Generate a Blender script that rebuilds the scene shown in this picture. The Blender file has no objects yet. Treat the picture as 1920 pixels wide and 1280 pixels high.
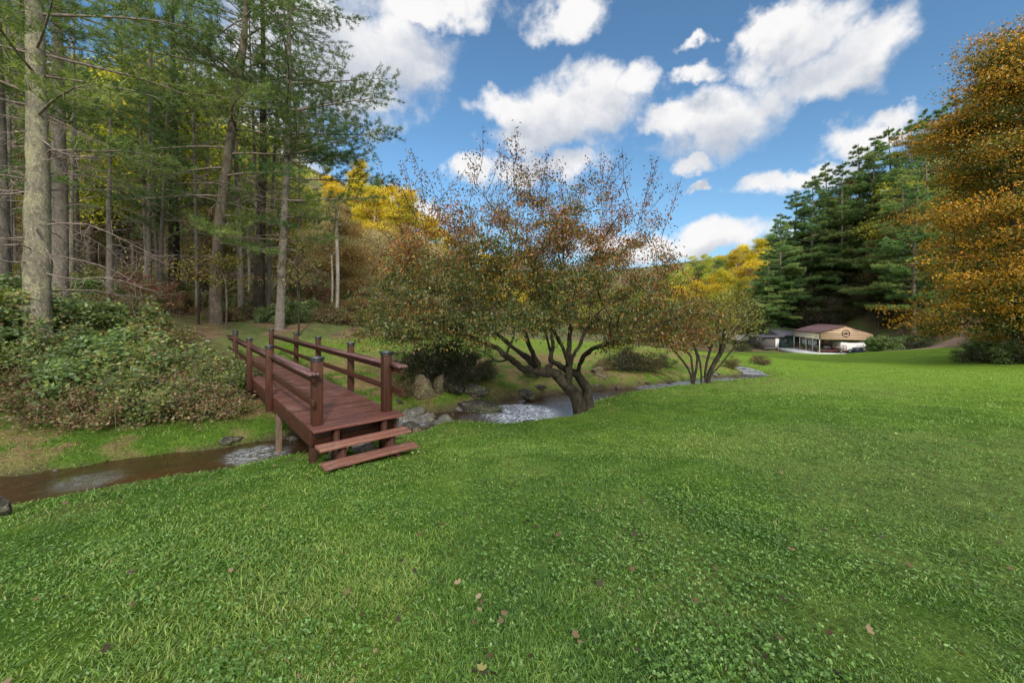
import bpy, bmesh, math, random
import numpy as np
from mathutils import Vector, Matrix
C = bpy.context.scene
COL = C.collection
CH = 1.55                      # camera height
F, HU, HV = 720.0, 960.0, 582.0

# ------------------------------------------------------------------ camera, world, sun, exposure
cam = bpy.data.cameras.new('camera')
cam.sensor_width = 36; cam.lens = 13.5; cam.shift_y = -58/1920.0
cam.clip_start = 0.05; cam.clip_end = 3000
co = bpy.data.objects.new('camera', cam); COL.objects.link(co)
co.location = (0, 0, CH); co.rotation_euler = (math.radians(90), 0, 0)
C.camera = co
C.view_settings.view_transform = 'Standard'; C.view_settings.look = 'None'
C.view_settings.gamma = 1; C.view_settings.exposure = 0.0
SUN_EL, SUN_AZ = math.radians(33), math.radians(163)      # azimuth clockwise from +Y: behind the camera, a bit right
sd = Vector((math.sin(SUN_AZ)*math.cos(SUN_EL), math.cos(SUN_AZ)*math.cos(SUN_EL), math.sin(SUN_EL)))
sl = bpy.data.lights.new('sun', 'SUN'); sl.energy = 3.4; sl.angle = math.radians(5); sl.color = (1, .93, .8)
so = bpy.data.objects.new('sun', sl); COL.objects.link(so)
so.rotation_euler = (-sd).to_track_quat('-Z', 'Y').to_euler()

class NT:
    """small node helper"""
    def __init__(s, tree): s.t = tree; s.t.nodes.clear() if False else None
    def n(s, typ, **kw):
        nd = s.t.nodes.new(typ)
        for k, v in kw.items():
            if k[0] == 'i' and k[1:].isdigit(): nd.inputs[int(k[1:])].default_value = v
            else: setattr(nd, k, v)
        return nd
    def l(s, a, b): s.t.links.new(a, b)
    def math(s, op, a, b=None, c=None, clamp=False):
        nd = s.t.nodes.new('ShaderNodeMath'); nd.operation = op; nd.use_clamp = clamp
        for i, v in enumerate((a, b, c)):
            if v is None: continue
            if hasattr(v, 'links'): s.t.links.new(v, nd.inputs[i])
            else: nd.inputs[i].default_value = v
        return nd.outputs[0]
    def vm(s, op, a, b=None):
        nd = s.t.nodes.new('ShaderNodeVectorMath'); nd.operation = op
        for i, v in enumerate((a, b)):
            if v is None: continue
            if hasattr(v, 'links'): s.t.links.new(v, nd.inputs[i])
            else: nd.inputs[i].default_value = v
        return nd.outputs['Value'] if op in ('LENGTH', 'DOT_PRODUCT') else nd.outputs[0]
    def noise(s, vec, scale, detail=4, rough=.5, out='Fac'):
        nd = s.t.nodes.new('ShaderNodeTexNoise'); nd.inputs['Scale'].default_value = scale
        nd.inputs['Detail'].default_value = detail; nd.inputs['Roughness'].default_value = rough
        if vec is not None: s.t.links.new(vec, nd.inputs['Vector'])
        return nd.outputs[out]
    def mr(s, v, a, b, c=0, d=1, smooth=True):
        nd = s.t.nodes.new('ShaderNodeMapRange'); nd.interpolation_type = 'SMOOTHSTEP' if smooth else 'LINEAR'
        s.t.links.new(v, nd.inputs[0])
        for i, q in enumerate((a, b, c, d)): nd.inputs[i+1].default_value = q
        return nd.outputs[0]
    def mix(s, f, a, b, bt='MIX'):
        nd = s.t.nodes.new('ShaderNodeMix'); nd.data_type = 'RGBA'; nd.blend_type = bt
        for k, v in ((0, f), (6, a), (7, b)):
            if hasattr(v, 'links'): s.t.links.new(v, nd.inputs[k])
            else: nd.inputs[k].default_value = v if k == 0 else (*v, 1)[:4]
        return nd.outputs[2]

def build_world():
    w = bpy.data.worlds.new('World'); C.world = w; w.use_nodes = True
    w.node_tree.nodes.clear()
    g = bpy.data.node_groups.new('cloud_density', 'ShaderNodeTree')
    g.interface.new_socket('Vector', in_out='INPUT', socket_type='NodeSocketVector')
    g.interface.new_socket('Density', in_out='OUTPUT', socket_type='NodeSocketFloat')
    t = NT(g); gi = t.n('NodeGroupInput'); go = t.n('NodeGroupOutput')
    warp = t.noise(gi.outputs[0], 5.5, 5, .55, 'Color')
    warp2 = t.noise(gi.outputs[0], 21, 4, .6, 'Color')
    wv = t.vm('ADD', t.vm('MULTIPLY', t.vm('SUBTRACT', warp, (.5, .5, .5)), (.15, .15, .11)), t.vm('MULTIPLY', t.vm('SUBTRACT', warp2, (.5, .5, .5)), (.07, .07, .06)))
    d = t.vm('ADD', gi.outputs[0], wv)
    blobs = [(1480, 90, 90, 62), (1600, 120, 90, 52), (1545, 155, 95, 42), (1430, 60, 45, 30),
             (1070, 222, 170, 55), (940, 205, 70, 32), (1120, 150, 55, 45), (1205, 145, 55, 30), (1010, 262, 110, 34),
             (1345, 228, 115, 58), (1250, 225, 60, 30),
             (735, 95, 115, 78), (690, 160, 60, 36), (800, 5, 170, 26), (560, 90, 190, 130),
             (1075, 32, 85, 26), (1312, 66, 34, 12), (1315, 132, 52, 18),
             (1630, 255, 85, 34), (1500, 328, 110, 26), (1340, 442, 105, 34), (1010, 318, 140, 26), (885, 312, 50, 22),
             (1315, 350, 26, 12), (1295, 308, 40, 16), (760, 400, 90, 22), (1700, 205, 50, 20), (420, 250, 200, 90), (1180, 460, 120, 30)]
    acc = None
    for u, v, a, b in blobs:
        x, z = (u-HU)/F, (HV-v)/F; L = math.sqrt(1+x*x+z*z)
        c = (x/L, 1/L, z/L); sx = a/F/L*1.05; sz = b/F/L*1.05*(1+.25*z*z)
        k = t.vm('LENGTH', t.vm('MULTIPLY', t.vm('SUBTRACT', d, c), (1/sx, 1/sx, 1/sz)))
        acc = k if acc is None else t.math('MINIMUM', acc, k)
    den = t.math('SUBTRACT', 1.05, acc)
    fb = t.noise(gi.outputs[0], 10, 9, .58)
    fb = t.math('MULTIPLY', t.math('SUBTRACT', fb, .5), 1.5)
    den = t.math('ADD', den, fb)
    sep = t.n('ShaderNodeSeparateXYZ'); t.l(gi.outputs[0], sep.inputs[0])
    # bright cloud added out of view, behind and overhead, for soft fill light
    back = t.mr(sep.outputs[1], .35, -.15, -2.5, 1.1)
    over = t.mr(sep.outputs[2], .68, .9, -2.5, .9)
    den = t.math('MAXIMUM', den, t.math('ADD', t.math('MAXIMUM', back, over), fb))
    t.l(den, go.inputs[0])
    t = NT(w.node_tree)
    tc = t.n('ShaderNodeTexCoord'); dirv = t.vm('NORMALIZE', tc.outputs['Generated'])
    def dens(vec):
        q = t.n('ShaderNodeGroup'); q.node_tree = g; t.l(vec, q.inputs[0]); return q.outputs[0]
    d0 = dens(dirv); d1 = dens(t.vm('ADD', dirv, (-.02, 0, .055)))
    fac = t.mr(d0, -.04, .60)
    shade = t.mr(d1, -.25, 1.15, 1, 0)
    fine = t.noise(dirv, 16, 6, .6)
    shade = t.math('ADD', shade, t.math('MULTIPLY', t.math('SUBTRACT', fine, .5), .5), clamp=True)
    ccol = t.mix(shade, (.52, .57, .66), (.97, .96, .96))
    sep = t.n('ShaderNodeSeparateXYZ'); t.l(dirv, sep.inputs[0])
    back = t.mr(sep.outputs[1], .3, -.3, 0, 1)
    over = t.mr(sep.outputs[2], .72, .95, 0, 1)
    boost = t.math('MAXIMUM', back, over)
    ccol = t.mix(boost, ccol, (1.75, 1.72, 1.7))  # the added unseen cloud is made extra bright to fill the scene
    sky = t.n('ShaderNodeTexSky', sky_type='NISHITA', sun_disc=False, sun_elevation=SUN_EL, sun_rotation=SUN_AZ)
    sky.air_density = 1.0; sky.dust_density = .3; sky.ozone_density = 2.5
    skc = t.mix(1.0, sky.outputs[0], (.122, .160, .168), 'MULTIPLY')
    low = t.mr(sep.outputs[2], .0, .42, 1, 0)
    skc = t.mix(t.math('MULTIPLY', low, .45), skc, (.28, .50, .80))
    col = t.mix(fac, skc, ccol)
    bg = t.n('ShaderNodeBackground'); t.l(col, bg.inputs[0]); bg.inputs[1].default_value = 1.0
    o = t.n('ShaderNodeOutputWorld'); t.l(bg.outputs[0], o.inputs[0])
    w.cycles.sampling_method = 'MANUAL'; w.cycles.sample_map_resolution = 256
build_world()
C.cycles.max_bounces = 6; C.cycles.diffuse_bounces = 3; C.cycles.glossy_bounces = 2
C.cycles.transmission_bounces = 3; C.cycles.transparent_max_bounces = 8

# ------------------------------------------------------------------ helpers
rng = np.random.default_rng(7)
random.seed(7)
def at(u, v, D): return Vector(((u-HU)/F*D, D, CH-(v-HV)/F*D))
def hash2(i, j, s): 
    h = (i.astype(np.int64)*374761393 + j.astype(np.int64)*668265263 + s*1442695041) & 0x7fffffff
    h = ((h ^ (h >> 13))*1274126177) & 0x7fffffff
    return ((h ^ (h >> 16)) & 0xffff)/65535.0
def vnoise(x, y, s=0):
    x = np.asarray(x, float); y = np.asarray(y, float)
    i, j = np.floor(x), np.floor(y); fx, fy = x-i, y-j
    fx = fx*fx*(3-2*fx); fy = fy*fy*(3-2*fy)
    a, b = hash2(i, j, s), hash2(i+1, j, s); c, d = hash2(i, j+1, s), hash2(i+1, j+1, s)
    return (a*(1-fx)+b*fx)*(1-fy)+(c*(1-fx)+d*fx)*fy
def fbm(x, y, s=0, o=4):
    r = 0; a = .5; t = 0
    for k in range(o): r = r+a*vnoise(x*2**k, y*2**k, s+k*17); t += a; a *= .5
    return r/t
def sst(x, a, b):
    t = np.clip((x-a)/(b-a), 0, 1); return t*t*(3-2*t)

def mesh_np(name, verts, faces_flat, nper, cols=None, mat=None, smooth=False, parent=None, link=True):
    """verts (N,3); faces_flat int array; nper = verts per face (scalar) or array of counts"""
    me = bpy.data.meshes.new(name)
    verts = np.asarray(verts, np.float32); ff = np.asarray(faces_flat, np.int32).ravel()
    me.vertices.add(len(verts)); me.vertices.foreach_set('co', verts.ravel())
    me.loops.add(len(ff)); me.loops.foreach_set('vertex_index', ff)
    if np.isscalar(nper): cnt = np.full(len(ff)//nper, nper, np.int32)
    else: cnt = np.asarray(nper, np.int32)
    st = np.concatenate([[0], np.cumsum(cnt)[:-1]]).astype(np.int32)
    me.polygons.add(len(cnt)); me.polygons.foreach_set('loop_start', st); me.polygons.foreach_set('loop_total', cnt)
    if smooth: me.polygons.foreach_set('use_smooth', np.ones(len(cnt), bool))
    if cols is not None:
        a = me.color_attributes.new('Col', 'FLOAT_COLOR', 'POINT')
        c4 = np.ones((len(verts), 4), np.float32); c4[:, :3] = cols
        a.data.foreach_set('color', c4.ravel())
    me.update(calc_edges=True)
    if mat: me.materials.append(mat)
    if not link: return me
    o = bpy.data.objects.new(name, me); COL.objects.link(o)
    if parent: o.parent = parent
    return o

def tag(o, label=None, cat=None, group=None, kind=None):
    if label: o['label'] = label
    if cat: o['category'] = cat
    if group: o['group'] = group
    if kind: o['kind'] = kind
    return o
def thing(name, label, cat, loc=(0, 0, 0), rz=0, group=None, scale=1):
    o = bpy.data.objects.new(name, None); COL.objects.link(o); o.empty_display_size = .2
    o.location = loc; o.rotation_euler = (0, 0, rz); o.scale = (scale,)*3 if np.isscalar(scale) else scale
    return tag(o, label, cat, group)
def part(name, me, parent, loc=None):
    o = bpy.data.objects.new(name, me); COL.objects.link(o); o.parent = parent
    if loc: o.location = loc
    return o

class MB:
    """boxes, tubes collected into one mesh"""
    def __init__(s): s.v = []; s.f = []; s.c = []; s.col = (1, 1, 1)
    def add(s, vs, fs, col=None):
        b = len(s.v); s.v += [tuple(p) for p in vs]; s.f += [tuple(i+b for i in f) for f in fs]; s.c += [col or s.col]*len(vs)
    def box(s, x0, x1, y0, y1, z0, z1, col=None, M=None):
        vs = [(x, y, z) for z in (z0, z1) for y in (y0, y1) for x in (x0, x1)]
        if M: vs = [M @ Vector(p) for p in vs]
        s.add(vs, [(0, 2, 3, 1), (4, 5, 7, 6), (0, 1, 5, 4), (2, 6, 7, 3), (0, 4, 6, 2), (1, 3, 7, 5)], col)
    def prism(s, pts, h0, h1, axis='z', col=None):
        n = len(pts)
        def P(p, h):
            return (p[0], p[1], h) if axis == 'z' else ((p[0], h, p[1]) if axis == 'y' else (h, p[0], p[1]))
        vs = [P(p, h0) for p in pts]+[P(p, h1) for p in pts]
        s.add(vs, [tuple(range(n))[::-1], tuple(range(n, 2*n))]+[(i, (i+1) % n, n+(i+1) % n, n+i) for i in range(n)], col)
    def tube(s, pts, rads, n=8, col=None, caps=True):
        pts = [Vector(p) for p in pts]; vs = []; fs = []
        if np.isscalar(rads): rads = [rads]*len(pts)
        up = None
        for i, p in enumerate(pts):
            d = (pts[min(i+1, len(pts)-1)]-pts[max(i-1, 0)]).normalized()
            if up is None:
                up = Vector((1, 0, 0)) if abs(d.x) < .8 else Vector((0, 1, 0))
            a = (up-d*up.dot(d)).normalized(); b = d.cross(a); up = a
            for k in range(n):
                t = 2*math.pi*k/n; vs.append(p+(a*math.cos(t)+b*math.sin(t))*rads[i])
        for i in range(len(pts)-1):
            for k in range(n):
                k2 = (k+1) % n; fs.append((i*n+k, i*n+k2, (i+1)*n+k2, (i+1)*n+k))
        if caps: fs.append(tuple(range(n))[::-1]); fs.append(tuple(range((len(pts)-1)*n, len(pts)*n)))
        s.add(vs, fs, col)
    def build(s, name, mat, parent=None, bevel=0, smooth=False):
        cnt = [len(f) for f in s.f]; ff = [i for f in s.f for i in f]
        o = mesh_np(name, np.array(s.v), ff, cnt, np.array(s.c), mat, smooth, parent)
        if bevel:
            m = o.modifiers.new('bevel', 'BEVEL'); m.width = bevel; m.segments = 2; m.limit_method = 'ANGLE'
        return o

# ------------------------------------------------------------------ materials
def newmat(name):
    m = bpy.data.materials.new(name); m.use_nodes = True; m.node_tree.nodes.clear()
    t = NT(m.node_tree); out = t.n('ShaderNodeOutputMaterial'); return m, t, out
def foliage_mat(name, trans=.35, hue_var=.0, val_var=.25, gloss=.0):
    m, t, out = newmat(name)
    a = t.n('ShaderNodeAttribute', attribute_name='Col')
    col = a.outputs['Color']
    oi = t.n('ShaderNodeObjectInfo')
    hs = t.n('ShaderNodeHueSaturation'); t.l(col, hs.inputs['Color'])
    t.l(t.mr(oi.outputs['Random'], 0, 1, .5-hue_var, .5+hue_var, False), hs.inputs['Hue'])
    t.l(t.mr(t.math('FRACT', t.math('MULTIPLY', oi.outputs['Random'], 7.3)), 0, 1, 1-val_var, 1+val_var, False), hs.inputs['Value'])
    col = hs.outputs[0]
    d = t.n('ShaderNodeBsdfDiffuse'); t.l(col, d.inputs[0])
    tr = t.n('ShaderNodeBsdfTranslucent')
    t.l(t.mix(1.0, col, (1.0, 1.1, .55), 'MULTIPLY'), tr.inputs[0])
    mx = t.n('ShaderNodeMixShader'); mx.inputs[0].default_value = trans
    t.l(d.outputs[0], mx.inputs[1]); t.l(tr.outputs[0], mx.inputs[2])
    sh = mx.outputs[0]
    if gloss:
        gl = t.n('ShaderNodeBsdfGlossy'); gl.inputs['Roughness'].default_value = .45; gl.inputs[0].default_value = (1, 1, 1, 1)
        m2 = t.n('ShaderNodeMixShader'); m2.inputs[0].default_value = gloss
        t.l(sh, m2.inputs[1]); t.l(gl.outputs[0], m2.inputs[2]); sh = m2.outputs[0]
    t.l(sh, out.inputs[0]); return m
def surf_mat(name, col, col2=None, scale=8, rough=.7, bump=.0, bscale=None, stretch=(1, 1, 1), attr=False, metal=0, spec=.5, detail=6, lo=.35, hi=.65):
    m, t, out = newmat(name)
    p = t.n('ShaderNodeBsdfPrincipled'); p.inputs['Roughness'].default_value = rough; p.inputs['Metallic'].default_value = metal
    p.inputs['Specular IOR Level'].default_value = spec
    tc = t.n('ShaderNodeTexCoord'); mp = t.n('ShaderNodeMapping'); mp.inputs['Scale'].default_value = stretch
    t.l(tc.outputs['Object'], mp.inputs[0]); v = mp.outputs[0]
    c = None
    nz = t.noise(v, scale, detail, .6)
    c = t.mix(t.mr(nz, lo, hi), col, col2 or tuple(x*.7 for x in col))
    if attr:
        a = t.n('ShaderNodeAttribute', attribute_name='Col'); c = t.mix(1.0, c, a.outputs['Color'], 'MULTIPLY')
    t.l(c, p.inputs['Base Color'])
    if bump:
        b = t.n('ShaderNodeBump'); b.inputs['Strength'].default_value = bump; b.inputs['Distance'].default_value = .02
        t.l(t.noise(v, bscale or scale*3, 6, .65), b.inputs['Height']); t.l(b.outputs[0], p.inputs['Normal'])
    t.l(p.outputs[0], out.inputs[0]); return m
def bark_mat(name, col, col2, lichen=None, lam=.5, vscale=1):
    m, t, out = newmat(name)
    p = t.n('ShaderNodeBsdfPrincipled'); p.inputs['Roughness'].default_value = .9; p.inputs['Specular IOR Level'].default_value = .15
    tc = t.n('ShaderNodeTexCoord'); mp = t.n('ShaderNodeMapping'); mp.inputs['Scale'].default_value = (1, 1, .35*vscale)
    t.l(tc.outputs['Object'], mp.inputs[0]); v = mp.outputs[0]
    vo = t.n('ShaderNodeTexVoronoi', feature='DISTANCE_TO_EDGE'); vo.inputs['Scale'].default_value = 30
    w = t.vm('ADD', v, t.vm('MULTIPLY', t.noise(v, 7, 4, .6, 'Color'), (.35, .35, .35))); t.l(w, vo.inputs['Vector'])
    crack = t.mr(vo.outputs['Distance'], 0, .16)
    n1 = t.noise(v, 14, 7, .7)
    c = t.mix(t.mr(n1, .3, .7), col2, col)
    if lichen:
        n2 = t.noise(tc.outputs['Object'], 3.2, 7, .75)
        c = t.mix(t.math('MULTIPLY', t.mr(n2, .46, .6), lam), c, lichen)
        n3 = t.noise(tc.outputs['Object'], 30, 4, .7)
        c = t.mix(t.math('MULTIPLY', t.mr(n3, .5, .62), lam*.7), c, lichen)
    c = t.mix(t.math('MAXIMUM', crack, .6), tuple(x*.35 for x in col2), c)
    t.l(c, p.inputs['Base Color'])
    b = t.n('ShaderNodeBump'); b.inputs['Strength'].default_value = .9; b.inputs['Distance'].default_value = .02
    t.l(t.math('ADD', t.math('MULTIPLY', crack, .35), t.math('MULTIPLY', n1, 1.2)), b.inputs['Height']); t.l(b.outputs[0], p.inputs['Normal'])
    t.l(p.outputs[0], out.inputs[0]); return m
M = {}
M['leaf'] = foliage_mat('leaf', .48, .012, .18, .02)
M['leaf_fix'] = foliage_mat('leaf_single', .32, 0, 0, .025)
M['needle'] = foliage_mat('needle', .42, .012, .2, .01)
M['grass'] = foliage_mat('grass_blade', .35, 0, 0, .03)
M['bark_lichen'] = bark_mat('bark_lichen', (.30, .27, .22), (.14, .12, .10), (.42, .42, .26), .75)
M['bark_grey'] = bark_mat('bark_grey', (.27, .235, .21), (.12, .10, .09), (.33, .33, .25), .35)
M['bark_dark'] = bark_mat('bark_dark', (.07, .055, .044), (.018, .015, .013), (.11, .11, .065), .35)
M['bark_brown'] = bark_mat('bark_brown', (.17, .135, .11), (.085, .065, .055), (.25, .26, .17), .35)
M['bark_white'] = bark_mat('bark_white', (.55, .50, .44), (.3, .26, .23))
M['twig'] = surf_mat('twig', (.25, .20, .175), (.13, .10, .09), 9, .9)
M['twig_pale'] = surf_mat('twig_pale', (.38, .35, .31), (.2, .17, .15), 9, .9)

# ------------------------------------------------------------------ terrain
CP = np.array([
 (-6,-8,.3),(0,-10,.7),(15,-10,.8),(40,-8,1.8),(0,0,0),(6,0,0),(15,0,.1),(30,2,.5),
 (-3,1,-.15),(-3,3,-.3),(-6,1,-.35),(-9,1.5,-.5),(-5.4,4.0,-.6),(-14,1.2,-.5),(-4.3,4.7,-.64),(-3.2,5.3,-.58),
 (0,5,-.4),(5,5,-.4),(12,5,-.4),(20,6,-.4),(-2.2,4.6,-.46),(-1.2,6.0,-.6),(-1.7,7.5,-.86),(-.5,7.8,-.88),(.6,8.2,-.86),(1.2,8.9,-.82),
 (2.1,9.9,-.9),(6,10,-.82),(12,10,-.85),(20,11,-.9),(30,12,-.6),(4,11.7,-1.0),
 (6.3,13,-1.08),(11,15.5,-1.3),(20,18,-1.5),(29,22,-1.75),(37,22,-.6),(15,20,-1.65),
 (17,25,-2.05),(22,30,-2.4),(30,32,-2.55),(30,46,-3.8),(37,47,-3.8),(33,40,-3.2),(40,50,-4.02),(46.5,49.5,-3.7),(42,57,-4.15),(34,52,-4.1),(41.5,44,-3.2),(39,38,-2.35),(35,30,-2.1),(38,66,-4.5),(43,39.5,-2.3),(46.7,41,-1.75),(50.2,42,-.65),(52.3,43.2,.2),(54,47,1.2),
 (44,37,-1.7),(48,45.5,-2.6),(60,50,5),(80,60,15),(110,60,28),(50,30,3.5),(70,25,9),(45,15,2),(70,5,6),(60,75,6),(90,100,22),(45,70,-1),(50,100,3),(80,140,20),
 (25,60,-4.5),(10,60,-2.5),(15,90,-3.5),(0,60,-1),(20,140,-3),(60,150,5),(110,165,24),(-10,150,6),(20,200,-2),(80,210,12),(150,200,40),(150,100,40),(140,0,20),
 (-9.6,13.3,-.16),(-7.5,11.2,-.3),(-6,12,-.3),(-3,12,-.5),(0,14,-.62),(-3,11,-.65),(3.5,17,-.75),(7,19,-1.0),(10,22,-1.2),
 (-5,17,.1),(-10,18,.85),(-14,18,1.15),(-18,14,1.9),(-11,14,.5),(-9.8,8.8,-.2),(-12,8,.7),(-11.5,10.5,.6),(-14,10,1.4),(-6.9,8.0,-.72),(-7.5,7.3,-.78),(-8.5,6.6,-.8),(-10.5,6.2,-.72),(-16,5,-.5),(-15,7,.6),
 (-20,20,2.2),(-30,30,6),(-50,40,16),(-30,10,4),(-60,20,20),(-10,30,2.4),(-15,40,5.5),(-25,60,15),(-8,60,3.5),(-60,80,34),(-50,130,40),(-120,60,50),(-100,150,60),
 (0,30,-.3),(-3,40,.8),(6,45,-1.3),(-10,90,8),(0,24,-.3),(10,32,-1.4),(-20,-5,.2),(-40,-10,4),(0,-40,3),(60,-40,8),(-40,-40,8),(-80,-20,18)], float)
def tps_fit(P):
    n = len(P); d = np.linalg.norm(P[:, None, :2]-P[None, :, :2], axis=2)
    K = np.where(d > 0, d*d*np.log(d+1e-9), 0)+np.eye(n)*.02
    A = np.zeros((n+3, n+3)); A[:n, :n] = K; A[:n, n] = 1; A[:n, n+1:] = P[:, :2]; A[n:, :n] = A[:n, n:].T
    return np.linalg.solve(A, np.concatenate([P[:, 2], [0, 0, 0]]))
TW = tps_fit(CP)
CREEK = np.array([(-22,1.0,-.85,.7),(-14,3.0,-.93,.75),(-9.5,4.4,-.97,.75),(-7.0,5.27,-1.0,.68),(-6.0,6.05,-1.03,.62),(-5.0,6.75,-1.08,.62),(-4.1,7.5,-1.12,.72),(-3.0,8.7,-1.15,.7),
 (-1.9,9.6,-1.17,.5),(-.6,9.9,-1.18,.7),(.5,10.5,-1.2,1.0),(1.8,12.1,-1.23,.65),(4.2,13.75,-1.28,.24),(7.05,15.4,-1.36,.28),(10,17.3,-1.5,.28),(12.3,19.6,-1.7,.35),(13.2,23,-1.85,.35),(14.5,28,-2.15,.5),(18,36,-2.8,.5)], float)
def resample(P, n):
    P = np.asarray(P, float); out = []
    m = len(P)
    for i in range(m-1):
        p0, p1, p2, p3 = P[max(i-1, 0)], P[i], P[i+1], P[min(i+2, m-1)]
        for k in range(n):
            t = k/n; out.append(.5*((2*p1)+(-p0+p2)*t+(2*p0-5*p1+4*p2-p3)*t*t+(-p0+3*p1-3*p2+p3)*t**3))
    out.append(P[-1]); return np.array(out)
CR = resample(CREEK, 8)
def creek_d(x, y):
    sh = x.shape; p = np.stack([x.ravel(), y.ravel()], 1)
    best = np.full(len(p), 1e9); wz = np.zeros(len(p)); w = np.zeros(len(p)); side = np.zeros(len(p)); along = np.zeros(len(p))
    near = (p[:, 0] > -25) & (p[:, 0] < 25) & (p[:, 1] > -4) & (p[:, 1] < 42)
    q = p[near]; b = best[near]; wz_, w_, sd_, al_ = wz[near], w[near], side[near], along[near]
    for i in range(len(CR)-1):
        a = CR[i, :2]; e = CR[i+1, :2]-a; L2 = e@e
        t = np.clip(((q-a)@e)/L2, 0, 1); dx = q-a-t[:, None]*e; d = np.hypot(dx[:, 0], dx[:, 1])
        k = d < b; b[k] = d[k]; wz_[k] = CR[i, 2]+t[k]*(CR[i+1, 2]-CR[i, 2]); w_[k] = CR[i, 3]+t[k]*(CR[i+1, 3]-CR[i, 3])
        sd_[k] = (e[0]*dx[k, 1]-e[1]*dx[k, 0]); al_[k] = i+t[k]
    best[near] = b; wz[near] = wz_; w[near] = w_; side[near] = sd_; along[near] = al_
    return [a.reshape(sh) for a in (best, wz, w, side, along)]
def ground(x, y):
    x = np.atleast_1d(np.asarray(x, float)); y = np.atleast_1d(np.asarray(y, float)); sh = x.shape
    X, Y = x.ravel(), y.ravel(); z = np.empty(len(X)); n = len(CP)
    for s in range(0, len(X), 20000):
        a = slice(s, s+20000)
        d2 = (X[a, None]-CP[None, :, 0])**2+(Y[a, None]-CP[None, :, 1])**2
        z[a] = (.5*d2*np.log(d2+1e-18))@TW[:n]+TW[n]+TW[n+1]*X[a]+TW[n+2]*Y[a]
    z += (fbm(X*.9, Y*.9, 3, 3)-.5)*.10+(fbm(X*4, Y*4, 9, 2)-.5)*.02
    far = np.hypot(X, Y); z += (fbm(X*.06, Y*.06, 5, 3)-.5)*3*sst(far, 45, 110)
    d, wz, w, side, al = creek_d(X, Y)
    w = w+(fbm(X*1.3, Y*1.3, 21, 3)-.5)*.4
    bw = np.where(side > 0, .75, .95)
    t = sst(d-w, -.12, bw); t = np.where(side > 0, t**.6, t)
    bed = wz-.16+(fbm(X*5, Y*5, 31, 2)-.5)*.12
    z = np.where(d < 4, bed*(1-t)+z*t, z)
    return z.reshape(sh)
def gz(x, y): return float(ground(np.array([x]), np.array([y]))[0])

def axis(segs):
    out = [segs[0][0]]
    for a, b, st in segs:
        n = max(1, int(round((b-a)/st))); out += list(a+(b-a)*(np.arange(n)+1)/n)
    return np.array(out)
ax = axis([(-160, -60, 5), (-60, -25, 1.5), (-25, -12, .5), (-12, 4, .11), (4, 15, .18), (15, 30, .5), (30, 60, .8), (60, 160, 4), (160, 400, 40)])
ay = axis([(-60, -12, 4), (-12, 0, .8), (0, 2.5, .3), (2.5, 14, .11), (14, 22, .2), (22, 50, .6), (50, 120, 2.5), (120, 260, 7), (260, 500, 40)])
GX, GY = np.meshgrid(ax, ay); GZ = ground(GX, GY)
GZ = np.where((GX > 160) | (GY > 260), GZ.clip(-5, 45), GZ)
PATH = resample([(39, 39, 0), (43, 39.5, 0), (46.7, 41, 0), (50, 42, 0), (52.3, 43.2, 0), (53.2, 44.5, 0)], 6)
def pathd(X, Y):
    d = np.full(X.shape, 1e9)
    for p in PATH: d = np.minimum(d, np.hypot(X-p[0], Y-p[1]))
    return d
def zones(X, Y):
    """weights of lawn, forest floor, path, creek bank"""
    d, wz, w, side, al = creek_d(X, Y)
    n = (fbm(X*.35, Y*.35, 41, 4)-.5)
    left = sst((-X-6.5)*.9+(Y-17.5)*.75+n*5+np.where(Y > 14, 0, 0), -.5, 1.5)*sst(Y, 12, 15)   # wood behind the meadow
    lb = sst(-X-9.2+n*2.5, 0, 1.5)*sst(Y-6.4-(-X-9)*-.15, .2, 1.2)                                   # bramble bank
    right = sst(X-(30.0+np.clip(Y-20, 0, 22)*.55)+n*5, 0, 2.5)*sst(Y, 12, 17)
    right = np.maximum(right, sst(X-41-np.clip(14-Y, 0, 50)*.0+n*4, -9, -5)*(Y < 14))
    far = sst(Y+n*6, 49, 54)
    forest = np.clip(np.maximum.reduce([left, lb, right, far]), 0, 1)
    path = 1-sst(pathd(X, Y)+n*1.4, .7, 1.7)
    bank = (1-sst(d-w, .02, .45+n*.8))
    return forest, path, bank, d, w, side, al
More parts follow.
